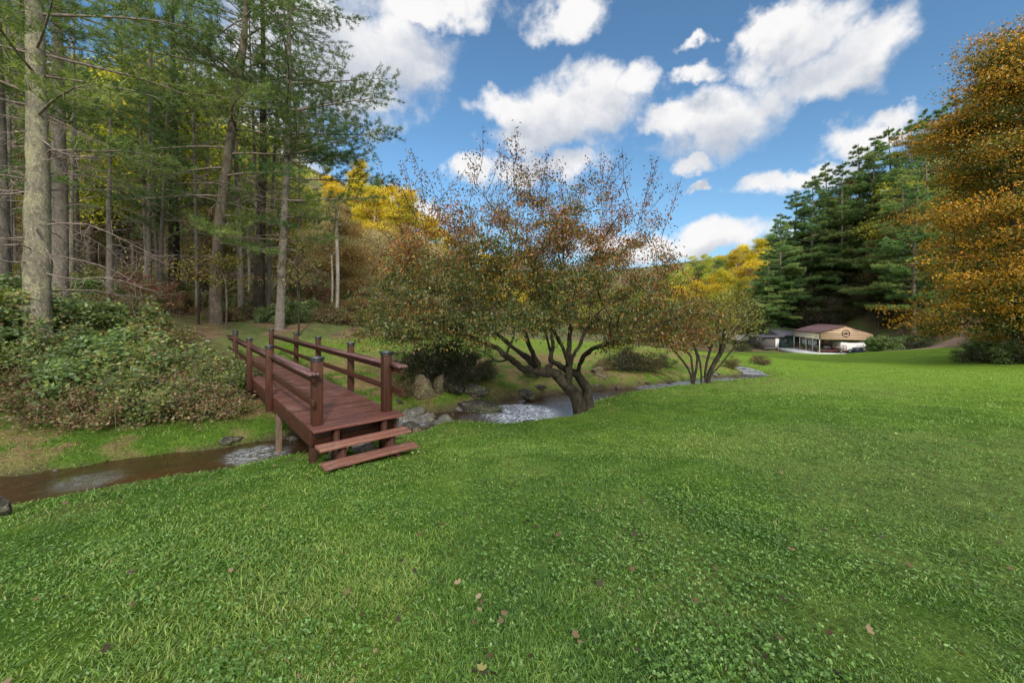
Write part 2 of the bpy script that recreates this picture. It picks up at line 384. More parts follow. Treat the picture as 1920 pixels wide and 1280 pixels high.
def ground_color(X, Y):
    fo, pa, ba, d, w, side, al = zones(X, Y)
    n1 = fbm(X*.8, Y*.8, 51, 4); n2 = fbm(X*3.1, Y*3.1, 52, 4); n3 = fbm(X*.22, Y*.22, 53, 3); n4 = fbm(X*9, Y*9, 57, 3)
    def L(a, b, t): return np.array(a)*(1-t[..., None])+np.array(b)*t[..., None]
    c = L((.050, .110, .012), (.105, .19, .022), sst(n1*.6+n2*.4, .3, .7))
    c = L2(c, (.15, .19, .055), sst(n3+n2*.3, .62, .85)*.6)
    dist = np.hypot(X, Y); c = L2(c, (.175, .29, .028), sst(dist, 9, 28)*.7)
    # meadow across the creek: duller, brown patches of leaves
    mead = np.where(side > 0, 1, 0)*sst(d-w, .1, 1)*sst(40-Y, 0, 5)
    c = L2(c, (.15, .165, .055), mead*.45*sst(n1, .3, .7))
    c = L2(c, (.26, .155, .095), mead*sst(n1*.5+n2*.5, .44, .56)*.9*sst(7-d, 0, 3))
    c = L2(c, (.24, .17, .09), mead*sst(n2, .55, .7)*.4)
    # leafy strip along the bank on the lawn side
    c = L2(c, (.16, .12, .06), sst(n2, .55, .68)*sst(3.2-d, 0, 1.5)*.6)
    c = L2(c, (.13, .095, .06), ba*.85)
    c = L2(c, (.045, .034, .025), np.where(side > 0, 1, .35)*(1-sst(d-w, .02, .30+n1*.25))*.85)
    wet = (1-sst(d-w, -.25, .05)); c = L2(c, (.25, .12, .06), wet*.9*sst(n4, .2, .5))
    c = L2(c, (.05, .035, .025), wet*sst(n2, .5, .62)*.8)
    litter = L((.10, .07, .045), (.20, .13, .085), sst(n2*.5+n4*.5, .35, .65))
    litter = L2(litter, (.08, .125, .035), sst(n1, .38, .55)*.8)
    litter = L2(litter, (.16, .15, .06), sst(fbm(X*1.7, Y*1.7, 77, 3), .55, .7)*.5)
    c = c*(1-fo[..., None])+litter*fo[..., None]
    c = L2(c, (.27, .18, .15), pa*(.65+.35*sst(n2, .3, .6)))
    return c
def L2(c, b, t): return c*(1-t[..., None])+np.array(b)*t[..., None]
def ground_mat():
    m, t, out = newmat('ground_cover')
    p = t.n('ShaderNodeBsdfPrincipled'); p.inputs['Roughness'].default_value = .95; p.inputs['Specular IOR Level'].default_value = .1
    a = t.n('ShaderNodeAttribute', attribute_name='Col'); tc = t.n('ShaderNodeTexCoord'); v = tc.outputs['Object']
    n = t.noise(v, 28, 6, .75); n2 = t.noise(v, 3.5, 6, .7)
    k = t.math('ADD', t.mr(n, .3, .7, .55, 1.35), t.mr(n2, .3, .7, -.18, .18))
    cc = t.n('ShaderNodeCombineColor'); [t.l(k, cc.inputs[i]) for i in range(3)]
    t.l(t.mix(1.0, a.outputs['Color'], cc.outputs[0], 'MULTIPLY'), p.inputs['Base Color'])
    b = t.n('ShaderNodeBump'); b.inputs['Strength'].default_value = .8; b.inputs['Distance'].default_value = .05
    t.l(n, b.inputs['Height']); t.l(b.outputs[0], p.inputs['Normal']); t.l(p.outputs[0], out.inputs[0]); return m
ny, nx = GX.shape
idx = np.arange(nx*ny).reshape(ny, nx)
quads = np.stack([idx[:-1, :-1], idx[:-1, 1:], idx[1:, 1:], idx[1:, :-1]], -1).reshape(-1, 4)
g_obj = mesh_np('ground', np.stack([GX, GY, GZ], -1).reshape(-1, 3), quads, 4, ground_color(GX, GY).reshape(-1, 3), ground_mat(), True)
tag(g_obj, 'rolling mown lawn, meadow, creek bed and wooded slopes', kind='structure')

# water
def water_mat():
    m, t, out = newmat('creek_water')
    tc = t.n('ShaderNodeTexCoord'); v = tc.outputs['Object']
    a = t.n('ShaderNodeAttribute', attribute_name='Col'); sp = t.n('ShaderNodeSeparateColor'); t.l(a.outputs['Color'], sp.inputs[0])
    rap = sp.outputs[0]
    n1 = t.noise(v, 5, 5, .6); n2 = t.noise(v, 22, 5, .65)
    w = t.vm('ADD', v, t.vm('MULTIPLY', t.noise(v, 4, 3, .5, 'Color'), (.3, .3, .3)))
    h = t.math('ADD', t.math('MULTIPLY', n1, .5), t.math('MULTIPLY', t.math('MULTIPLY', n2, rap), .9))
    h = t.math('ADD', h, t.math('MULTIPLY', n2, .12))
    b = t.n('ShaderNodeBump'); b.inputs['Strength'].default_value = .75; b.inputs['Distance'].default_value = .08; t.l(h, b.inputs['Height'])
    gl = t.n('ShaderNodeBsdfGlossy'); gl.inputs['Roughness'].default_value = .06; gl.inputs[0].default_value = (.95, .97, 1, 1); t.l(b.outputs[0], gl.inputs['Normal'])
    tr = t.n('ShaderNodeBsdfTransparent'); tr.inputs[0].default_value = (.74, .52, .36, 1)
    df = t.n('ShaderNodeBsdfDiffuse'); df.inputs[0].default_value = (.13, .07, .038, 1)
    m1 = t.n('ShaderNodeMixShader'); m1.inputs[0].default_value = .25; t.l(tr.outputs[0], m1.inputs[1]); t.l(df.outputs[0], m1.inputs[2])
    fr = t.n('ShaderNodeFresnel'); fr.inputs[0].default_value = 1.36; t.l(b.outputs[0], fr.inputs['Normal'])
    m2 = t.n('ShaderNodeMixShader'); t.l(t.math('ADD', fr.outputs[0], t.math('MULTIPLY', rap, .5), clamp=True), m2.inputs[0]); t.l(m1.outputs[0], m2.inputs[1]); t.l(gl.outputs[0], m2.inputs[2])
    foam_sheen = t.n('ShaderNodeBsdfDiffuse'); foam_sheen.inputs[0].default_value = (.74, .84, 1.0, 1)  # riffle foam, tinted bluish to paint in the sky sheen as well
    mpf = t.n('ShaderNodeMapping', vector_type='TEXTURE'); mpf.inputs['Rotation'].default_value = (0, 0, .6); mpf.inputs['Scale'].default_value = (3.4, .8, 1); t.l(w, mpf.inputs[0]); fn = t.noise(mpf.outputs[0], 19, 7, .75)
    ff = t.math('MULTIPLY', t.mr(fn, .45, .66), t.mr(rap, .2, .9))
    m3 = t.n('ShaderNodeMixShader'); t.l(ff, m3.inputs[0]); t.l(m2.outputs[0], m3.inputs[1]); t.l(foam_sheen.outputs[0], m3.inputs[2])
    t.l(m3.outputs[0], out.inputs[0]); return m
def make_water():
    S = resample(CREEK, 40); n = len(S); K = 15
    T = np.gradient(S[:, :2], axis=0); T /= np.linalg.norm(T, axis=1)[:, None]; N = np.stack([-T[:, 1], T[:, 0]], 1)
    vs = []; cs = []
    RAP = [(-4.7, 7.1, .62, .55), (-1.0, 9.8, .5, .35), (.2, 10.3, 1.2, .75), (6.0, 14.8, 2.0, .45), (9.5, 17, 2.0, .4), (13, 22, 3, .7), (-6.4, 5.8, .5, .35), (-2.4, 9.2, .5, .5)]
    for k in range(K):
        o = (k/(K-1)*2-1)*(S[:, 3]+.55)
        p = S[:, :2]+N*o[:, None]
        r = np.zeros(n)
        for x, y, rr, a in RAP: r = np.maximum(r, a*(1-sst(np.hypot(p[:, 0]-x, p[:, 1]-y), rr*.6, rr*1.2)))
        z = S[:, 2]+(fbm(p[:, 0]*3, p[:, 1]*3, 61, 3)-.5)*(.02+.07*r)
        vs.append(np.column_stack([p, z])); cs.append(np.column_stack([r, r, r]))
    V = np.stack(vs, 1).reshape(-1, 3); Cc = np.stack(cs, 1).reshape(-1, 3)
    ii = np.arange(n*K).reshape(n, K)
    q = np.stack([ii[:-1, :-1], ii[1:, :-1], ii[1:, 1:], ii[:-1, 1:]], -1).reshape(-1, 4)
    o = mesh_np('creek_water', V, q, 4, Cc, water_mat(), True)
    tag(o, 'shallow brown creek with small white riffles', kind='structure')
make_water()

# ------------------------------------------------------------------ leaves, grass
def unit(v): return v/np.maximum(np.linalg.norm(v, axis=-1, keepdims=True), 1e-9)
def leaf_arrays(P, D, L, W, cols, r, curl=.15):
    """diamond leaf quads: P base points, D directions, L lengths, W widths"""
    n = len(P); R = unit(r.normal(size=(n, 3))); S = unit(np.cross(D, R)); Nn = np.cross(S, D)
    L = np.broadcast_to(L, n)[:, None]; W = np.broadcast_to(W, n)[:, None]
    a = P; b = P+D*L*.45+S*W*.5+Nn*W*curl; c = P+D*L; d = P+D*L*.45-S*W*.5+Nn*W*curl
    return np.stack([a, b, c, d], 1).reshape(-1, 3), np.repeat(cols, 4, axis=0)
def leaves(name, P, D, L, W, cols, mat, r, parent=None, link=True):
    V, Cc = leaf_arrays(P, unit(D), L, W, cols, r)
    return mesh_np(name, V, np.arange(len(V)), 4, Cc, mat, False, parent, link)
def needles(name, P, D, L, W, cols, mat, r, link=False):
    n = len(P); S = unit(np.cross(D, unit(r.normal(size=(n, 3)))))
    L = np.broadcast_to(L, n)[:, None]; W = np.broadcast_to(W, n)[:, None]
    V = np.stack([P-S*W*.5, P+S*W*.5, P+D*L], 1).reshape(-1, 3)
    return mesh_np(name, V, np.arange(len(V)), 3, np.repeat(cols, 3, axis=0), mat, False, None, link)
def pick(pal, n, r, w=None, var=.18):
    pal = np.array(pal); k = r.choice(len(pal), n, p=w); c = pal[k]*(1+r.normal(size=(n, 1))*var)
    return np.clip(c, .004, .95)

def make_grass():
    r = np.random.default_rng(11); N = 640000
    rad = np.exp(r.uniform(np.log(.9), np.log(34), N)); ang = r.uniform(-1.12, 1.12, N)
    X = np.sin(ang)*rad; Y = np.cos(ang)*rad-.15
    fo, pa, ba, d, w, side, al = zones(X, Y)
    keep = (r.random(N) > fo*.9) & (d > w+.12+r.random(N)*.15) & (pa < .4)
    u = (X-O2[0])*BV[0]+(Y-O2[1])*BV[1]; s = (X-O2[0])*BU[0]+(Y-O2[1])*BU[1]
    keep &= ~((u > .1) & (u < 1.17) & (s > -.68) & (s < 2.2))
    X, Y, rad, side, d = X[keep], Y[keep], rad[keep], side[keep], d[keep]; n = len(X)
    Z = ground(X, Y)-.005
    cl = sst(fbm(X*1.5, Y*1.5, 81, 3)+(fbm(X*.37, Y*.37, 88, 2)-.5)*.3, .15, .85); cl2 = fbm(X*.5, Y*.5, 82, 3); cl3 = fbm(X*6, Y*6, 83, 2)
    H = (.015+.020*r.random(n))*(.65+.9*cl)*(1+.025*rad)
    tall = r.random(n) < np.where((d < 2.2) | (side > 0), .06, .012); H = np.where(tall, H*2.2, H)
    H = np.where((d < 1.9), H*1.35, H)
    Wd = (.0024+.00075*rad)*(.7+.6*r.random(n))
    a = r.uniform(0, 2*np.pi, n)+cl*6; lean = .5+r.random(n)*1.1
    D = np.stack([np.cos(a)*lean, np.sin(a)*lean, np.ones(n)], 1); D = unit(D)
    D2 = unit(D+np.stack([np.cos(a), np.sin(a), -.5*np.ones(n)], 1)*.7)
    S = np.stack([-np.sin(a+r.normal(size=n)*.8), np.cos(a+r.normal(size=n)*.8), np.zeros(n)], 1)
    B = np.stack([X, Y, Z], 1); H_ = H[:, None]; W_ = Wd[:, None]
    m = B+D*H_*.6; tip = m+D2*H_*.55
    V = np.stack([B-S*W_*.5, B+S*W_*.5, m+S*W_*.45, tip, m-S*W_*.45], 1).reshape(-1, 3)
    pal = np.array([(.052, .130, .020), (.095, .200, .030), (.145, .265, .042), (.21, .30, .058), (.31, .31, .13)])
    k = np.clip((cl2*1.6-.3+cl3*.8-.2+r.normal(size=n)*.22)*3.2, 0, 3.99).astype(int)
    c = pal[k]; dry = r.random(n) < (.012+.07*sst(fbm(X*.9, Y*.9, 91, 3), .55, .75)); c = np.where(dry[:, None], pal[4], c)
    c = c*(1+r.normal(size=(n, 1))*.25); c = L2(c, (.22, .36, .035), sst(rad, 5, 22)*.6)
    c = np.where((side > 0)[:, None], c*np.array([1.1, .88, .9]), c); c = np.clip(c, .01, .6)
    f = (np.arange(n)*5)[:, None]+np.array([0, 1, 2, 4, 4, 2, 3])
    cnt = np.tile([4, 3], n)
    o = mesh_np('lawn_grass', V, f, cnt, np.repeat(c, 5, axis=0), M['grass'])
    tag(o, 'short green grass of the mown lawn and creek banks', 'grass', kind='stuff')
    # clover and broad small leaves
    N = 70000
    rad = np.exp(r.uniform(np.log(.95), np.log(11), N)); ang = r.uniform(-1.12, 1.12, N); X = np.sin(ang)*rad; Y = np.cos(ang)*rad-.15
    fo, pa, ba, d, w, side, al = zones(X, Y)
    u = (X-O2[0])*BV[0]+(Y-O2[1])*BV[1]; s = (X-O2[0])*BU[0]+(Y-O2[1])*BU[1]
    cov = fbm(X*1.1+4, Y*1.1, 101, 4)
    keep = (r.random(N) < sst(cov, .44, .72)*.6+.07) & (d > w+.15) & (fo < .5) & ~((u > .1) & (u < 1.17) & (s > -.68) & (s < 2.2))
    X, Y, rad = X[keep], Y[keep], rad[keep]; n = len(X); Z = ground(X, Y)+.018+r.random(n)*.022
    VV = []; CC = []
    base = np.stack([X, Y, Z], 1); a0 = r.uniform(0, 6.28, n); tilt = r.normal(size=(n, 2))*.25
    col = pick([(.09, .20, .035), (.13, .255, .05), (.07, .16, .028), (.19, .32, .10)], n, r)
    sz = (.0055+.0055*r.random(n))*(1+.05*rad)
    for k in range(3):
        a = a0+k*2.094; D = unit(np.stack([np.cos(a), np.sin(a), .15+tilt[:, 0]], 1)); S = unit(np.stack([-np.sin(a), np.cos(a), tilt[:, 1]], 1))
        s_ = sz[:, None]
        V = np.stack([base, base+D*s_*.7+S*s_*.62, base+D*s_*1.35+S*s_*.3, base+D*s_*1.35-S*s_*.3, base+D*s_*.7-S*s_*.62], 1)
        VV.append(V.reshape(-1, 3)); CC.append(np.repeat(col, 5, axis=0))
    o = mesh_np('clover', np.concatenate(VV), np.arange(15*n), 5, np.concatenate(CC), M['grass'])
    tag(o, 'patches of clover and small broad leaves in the lawn', 'clover', kind='stuff')
    # fallen leaves
    N = 1500
    rad = np.exp(r.uniform(np.log(1.3), np.log(26), N)); ang = r.uniform(-1.05, 1.05, N); X = np.sin(ang)*rad; Y = np.cos(ang)*rad
    fo, pa, ba, d, w, side, al = zones(X, Y); keep = (d > w+.2) & (r.random(N) < .22+.6*(d < 3.5)+.5*(rad > 9))
    X, Y, rad = X[keep], Y[keep], rad[keep]; n = len(X); Z = ground(X, Y)+.03+.02*r.random(n)
    a = r.uniform(0, 6.28, n); D = unit(np.stack([np.cos(a), np.sin(a), r.normal(size=n)*.3], 1)); S = unit(np.cross(D, np.array([0, 0, 1.])+r.normal(size=(n, 3))*.3))
    U = np.cross(S, D); L = ((.022+.03*r.random(n))*(1+.012*rad))[:, None]; B = np.stack([X, Y, Z], 1)
    prof = [(0, 0, .2), (.25, .35, .1), (.45, .22, .0), (.6, .42, .12), (.8, .2, .1), (1, 0, .35), (.8, -.2, .12), (.6, -.42, .2), (.45, -.22, 0), (.25, -.35, .15)]
    V = np.stack([B+D*L*p+S*L*q+U*L*h for p, q, h in prof], 1).reshape(-1, 3)
    col = pick([(.14, .085, .045), (.20, .14, .08), (.06, .042, .03), (.38, .36, .13), (.30, .24, .14)], n, r, [.34, .14, .40, .04, .08])
    o = mesh_np('fallen_leaves', V, np.arange(10*n), 10, np.repeat(col, 10, axis=0), M['leaf_fix'])
    tag(o, 'curled brown autumn leaves scattered on the grass', 'fallen leaves', kind='stuff')

# ------------------------------------------------------------------ footbridge
O2 = np.array([-2.79, 5.284]); BV = np.array([.75, .6614]); BU = np.array([-.6614, .75]); BANG = math.atan2(.6614, .75)
def wood_mat(name, col, col2, rough=.5, wcol=(.24, .16, .14), spec=.5):
    m, t, out = newmat(name)
    p = t.n('ShaderNodeBsdfPrincipled'); p.inputs['Roughness'].default_value = rough; p.inputs['Specular IOR Level'].default_value = spec
    a = t.n('ShaderNodeAttribute', attribute_name='Col'); sp = t.n('ShaderNodeSeparateColor'); t.l(a.outputs['Color'], sp.inputs[0])
    tc = t.n('ShaderNodeTexCoord')
    # grain direction is kept in the blue channel of Col: 1 = along X, 0.5 = along Y, 0 = along Z
    mpx = t.n('ShaderNodeMapping'); mpx.inputs['Scale'].default_value = (.06, 1, 1); mpy = t.n('ShaderNodeMapping'); mpy.inputs['Scale'].default_value = (1, .06, 1)
    mpz = t.n('ShaderNodeMapping'); mpz.inputs['Scale'].default_value = (1, 1, .06)
    for q in (mpx, mpy, mpz): t.l(tc.outputs['Object'], q.inputs[0])
    def grain(v):
        return t.math('ADD', t.math('MULTIPLY', t.noise(v, 45, 5, .6), .6), t.math('MULTIPLY', t.noise(v, 12, 4, .6), .4))
    gx, gy, gzz = grain(mpx.outputs[0]), grain(mpy.outputs[0]), grain(mpz.outputs[0])
    isx = t.math('GREATER_THAN', sp.outputs[2], .75); isz = t.math('LESS_THAN', sp.outputs[2], .25)
    def sel(f, a_, b_):
        return t.math('ADD', t.math('MULTIPLY', f, a_), t.math('MULTIPLY', t.math('SUBTRACT', 1, f), b_))
    g = sel(isx, gx, sel(isz, gzz, gy))
    c = t.mix(t.mr(g, .38, .62), col2, col)
    k = t.math('MULTIPLY', sp.outputs[0], 1.0)
    cc = t.n('ShaderNodeCombineColor'); [t.l(k, cc.inputs[i]) for i in range(3)]
    c = t.mix(1.0, c, cc.outputs[0], 'MULTIPLY')
    wear = t.noise(tc.outputs['Object'], 2.6, 6, .7); c = t.mix(t.math('MULTIPLY', t.mr(wear, .50, .70), .5), c, wcol)
    stn = t.noise(tc.outputs['Object'], 5.5, 7, .75); c = t.mix(t.math('MULTIPLY', t.mr(stn, .52, .66), .5), c, (.03, .014, .012))
    t.l(c, p.inputs['Base Color'])
    b = t.n('ShaderNodeBump'); b.inputs['Strength'].default_value = .35; b.inputs['Distance'].default_value = .004
    t.l(g, b.inputs['Height']); t.l(b.outputs[0], p.inputs['Normal']); t.l(p.outputs[0], out.inputs[0]); return m
M['wood_dark'] = wood_mat('stained_wood', (.075, .025, .014), (.034, .012, .007), .6, (.075, .035, .025), .3)
M['wood_deck'] = wood_mat('stained_deck_sky_sheen', (.155, .062, .052), (.075, .030, .027), .36)  # deck stain, paler and pinker with the sky reflection put into its colour
M['wood_step'] = wood_mat('worn_step', (.26, .118, .082), (.12, .048, .036), .55)
M['wood_raw'] = wood_mat('weathered_wood', (.22, .15, .10), (.12, .08, .055), .8)
M['cap'] = surf_mat('cap_black', (.025, .028, .032), (.04, .045, .05), 20, .35)
M['cap_glass'] = surf_mat('cap_panel', (.05, .06, .09), (.09, .10, .14), 12, .2)
def make_bridge():
    R = random.Random(3); z0 = -.55; dz = -.05-z0          # local deck height
    root = thing('footbridge', 'reddish brown wooden footbridge with railings crossing the creek', 'footbridge', (O2[0], O2[1], z0), BANG)
    W = 1.26; Lb = 10.36
    X, Y, Z = .95, .5, 0.0
    def c(k, ax): return (k, k, {'x': 1.0, 'y': .5, 'z': 0.0}[ax])
    m = MB(); y = 0.003; i = 0
    while y < Lb-.1:
        w = .138; m.box(0+R.uniform(-.004, .004), W+R.uniform(-.004, .004), y, y+w, dz-.036+R.uniform(-.001, .001), dz+R.uniform(-.0025, .0025), c(R.uniform(.75, 1.2), 'x')); y += w+.007
    m.build('deck', M['wood_deck'], root, .003)
    m = MB(); m.box(-.01, W+.02, -.245, -.125, dz-.037, dz+.001, c(1.08, 'x')); m.box(-.01, W+.02, -.118, -.002, dz-.037, dz+.001, c(.95, 'x'))
    m.build('step', M['wood_deck'], root, .004)
    for x0 in (.002, W-.042):
        m = MB(); m.box(x0, x0+.04, -.02, Lb-.02, dz-.275, dz-.039, c(.9, 'y')); m.build('beam', M['wood_dark'], root, .003)
    m = MB(); m.box(W/2-.02, W/2+.02, .02, Lb-.05, dz-.26, dz-.039, c(.8, 'y')); m.build('beam', M['wood_dark'], root)
    m = MB(); m.box(.044, W-.044, -.02, .018, dz-.275, dz-.04, c(.6, 'x')); m.build('end_joist', M['wood_dark'], root)
    LP = [(.05, 1), (2.6, 0), (5.1, 0), (7.8, 0), (9.5, 1)]; RP = [(.12, 1), (2.25, 0), (4.6, 0), (6.9, 0), (9.7, 1)]
    rails = {}
    for side, posts in ((0, LP), (1, RP)):
        f = (lambda w: w) if side == 0 else (lambda w: W-w)
        for s, inner in posts:
            pw = .135 if inner else .106; ph = pw/2
            a, b = (.041, .041+pw) if inner else (-.003-pw, -.003)
            x0, x1 = sorted((f(a), f(b))); pb = dz+.001 if inner else dz-.285
            m = MB(); m.box(x0, x1, s-ph, s+ph, pb, dz+.885, c(R.uniform(.8, 1.15), 'z'))
            po = m.build('post', M['wood_dark'], root, .005)
            cx = (x0+x1)/2
            q = MB(); h = dz+.886
            for (ra, rb, ha, hb) in ((ph+.004, ph+.004, 0, .022), (ph+.004, ph+.016, .026, .046), (ph+.016, ph+.014, .046, .058)):
                vs = [(cx+sx*ra, s+sy*ra, h+ha) for sx, sy in ((-1, -1), (1, -1), (1, 1), (-1, 1))]+[(cx+sx*rb, s+sy*rb, h+hb) for sx, sy in ((-1, -1), (1, -1), (1, 1), (-1, 1))]
                q.add(vs, [(3, 2, 1, 0), (4, 5, 6, 7), (0, 1, 5, 4), (1, 2, 6, 5), (2, 3, 7, 6), (3, 0, 4, 7)])
            cp = q.build('post_cap', M['cap'], po)
            q = MB(); vs = [(cx+sx*(ph+.008), s+sy*(ph+.008), h+.0585) for sx, sy in ((-1, -1), (1, -1), (1, 1), (-1, 1))]+[(cx, s, h+.072)]
            q.add(vs, [(0, 1, 4), (1, 2, 4), (2, 3, 4), (3, 0, 4), (3, 2, 1, 0)]); q.build('post_cap', M['cap_glass'], po)
        for s, inner in posts:
            if inner: continue
            for hh in (-.09, -.19):
                q = MB(); xa, xb = sorted((f(-.003-.106-.008), f(-.003-.106+.002))); q.tube([(xa, s, dz+hh), (xb, s, dz+hh)], .011, 6); q.build('bolt', M['metal_grey'] if 'metal_grey' in M else M['cap'], root)
        y0, y1 = (-.20, Lb+.12) if side == 0 else (-.30, 9.76)
        x0, x1 = sorted((f(.001), f(.039)))
        # flat cap plank notched round every post: strips between posts plus a full length strip beside them
        m = MB(); k = c(1.15, 'y'); h0, h1 = dz+.718, dz+.755
        pl0, pl1 = -.055, .088
        def strip(wa, wb, ya, yb):
            a_, b_ = sorted((f(wa), f(wb))); m.box(a_, b_, ya, yb, h0, h1, k)
        strip(.0005, .0385, y0, y1)
        inn = [s for s, i_ in posts if i_]; outr = [s for s, i_ in posts if not i_]
        def spans(ps):
            hw = (.070 if ps is inn else .056); ys = [y0]+sum([[s-hw, s+hw] for s in ps], [])+[y1]; return [(ys[i], ys[i+1]) for i in range(0, len(ys), 2) if ys[i+1]-ys[i] > .01]
        for a_, b_ in spans(inn): strip(.0385, pl1, a_, b_)
        for a_, b_ in spans(outr): strip(pl0, .0005, a_, b_)
        m.build('cap_rail', M['wood_dark'] if False else M['wood_rail'], root)
        m = MB(); m.box(x0, x1, y0+.05, y1-.04, dz+.628, dz+.717, c(.85, 'y')); m.build('top_rail', M['wood_dark'], root, .003)
        m = MB(); m.box(x0, x1, y0+(.06 if side == 0 else .02), y1-.06, dz+.30, dz+.389, c(.9, 'y')); m.build('lower_rail', M['wood_dark'], root, .003)
    # steps
    m = MB(); m.box(-.005, W-.005, -.53, -.41, dz-.213, dz-.175, c(1.0, 'x')); m.box(-.005, W-.005, -.403, -.285, dz-.213, dz-.175, c(1.12, 'x')); m.build('step', M['wood_step'], root, .004)
    m = MB(); m.box(0.0, W+.01, -.73, -.612, dz-.388, dz-.35, c(.9, 'x')); m.box(0.0, W+.01, -.606, -.495, dz-.388, dz-.35, c(1.0, 'x')); m.build('step', M['wood_step'], root, .004)
    for x in (.31, 1.0):
        m = MB(); pts = [(-.021, -.039+dz), (-.20, -.039+dz), (-.20, -.214+dz), (-.47, -.214+dz), (-.47, -.389+dz), (-.66, -.389+dz), (-.66, -.50+dz), (-.021, -.56+dz)]
        m.prism([(p[0], p[1]) for p in pts], x-.03, x+.03, 'x', c(.9, 'z')); m.build('stringer', M['wood_dark'], root)
    for x0, y, zb in ((.02, .02, -.75), (W-.12, .02, -.7)):
        m = MB(); m.box(x0, x0+.09, y, y+.09, zb, dz-.276, c(.8, 'z')); m.build('support_post', M['wood_dark'], root, .004)
    for x0, y in ((.045, 2.5), (W-.14, 2.5), (.045, 7.6), (W-.14, 7.6)):
        p = O2+BV*x0+BU*y; zb = gz(*p)-z0-.25
        m = MB(); m.box(x0, x0+.09, y, y+.09, zb, dz-.276, c(.8, 'z')); m.build('support_post', M['wood_raw'], root, .004)
M['wood_rail'] = wood_mat('stained_rail_sky_sheen', (.115, .055, .056), (.060, .027, .028), .36)  # rail stain with a lavender sky highlight mixed into its colour
make_bridge()
make_grass()

# ------------------------------------------------------------------ rocks
def rock_mat(name, c1, c2, moss=(.07, .09, .03), ma=.5):
    m, t, out = newmat(name)
    p = t.n('ShaderNodeBsdfPrincipled'); p.inputs['Roughness'].default_value = .8; p.inputs['Specular IOR Level'].default_value = .3
    tc = t.n('ShaderNodeTexCoord'); v = tc.outputs['Object']
    c = t.mix(t.mr(t.noise(v, 6, 8, .7), .38, .72), c1, c2)
    c = t.mix(t.math('MULTIPLY', t.mr(t.noise(v, 2.3, 6, .7), .48, .6), ma), c, moss)
    c = t.mix(t.math('MULTIPLY', t.mr(t.noise(v, 17, 5, .7), .56, .64), .3), c, (.5, .5, .45))
    t.l(c, p.inputs['Base Color']); b = t.n('ShaderNodeBump'); b.inputs['Strength'].default_value = .8; b.inputs['Distance'].default_value = .03
    t.l(t.noise(v, 9, 8, .7), b.inputs['Height']); t.l(b.outputs[0], p.inputs['Normal']); t.l(p.outputs[0], out.inputs[0]); return m
M['rock_grey'] = rock_mat('rock_grey', (.08, .078, .075), (.22, .21, .20))
M['rock_tan'] = rock_mat('rock_tan', (.11, .085, .055), (.22, .17, .11), ma=.55)
M['rock_dark'] = rock_mat('rock_dark', (.028, .026, .024), (.065, .056, .048), ma=.45)
def rock(u, v, D, sx, sy, sz, mat, label, seed, sink=.3, rz=None, name='rock', world=None, flat=.0):
    r = random.Random(seed); bm = bmesh.new(); bmesh.ops.create_icosphere(bm, subdivisions=4, radius=1)
    cuts = [(Vector((r.gauss(0, 1), r.gauss(0, 1), r.gauss(0, .8))).normalized(), r.uniform(.42, .82)) for _ in range(15)]
    if flat: cuts.append((Vector((0, 0, 1)), flat))
    for q in bm.verts:
        p = q.co.copy()
        for nrm, h in cuts:
            d = p.dot(nrm)
            if d > h: p -= nrm*(d-h)*.97
        n = float(fbm(np.array([p.x*3.2+seed]), np.array([p.y*3.2+p.z*2.7]), seed, 5)[0])-.5
        p *= 1+n*.42; q.co = Vector((p.x*sx, p.y*sy, p.z*sz))
    me = bpy.data.meshes.new(name); bm.to_mesh(me); bm.free(); me.materials.append(M[mat])
    P = world or at(u, v, D)
    x, y = P[0], P[1]; z = gz(x, y) if world is None or len(world) < 3 else world[2]
    o = bpy.data.objects.new(name, me); COL.objects.link(o); o.location = (x, y, z+sz*(1-2*sink)*.8)
    o.rotation_euler = (r.uniform(-.12, .12), r.uniform(-.12, .12), r.uniform(0, 3) if rz is None else rz)
    return tag(o, label, 'rock', 'rocks along the creek')
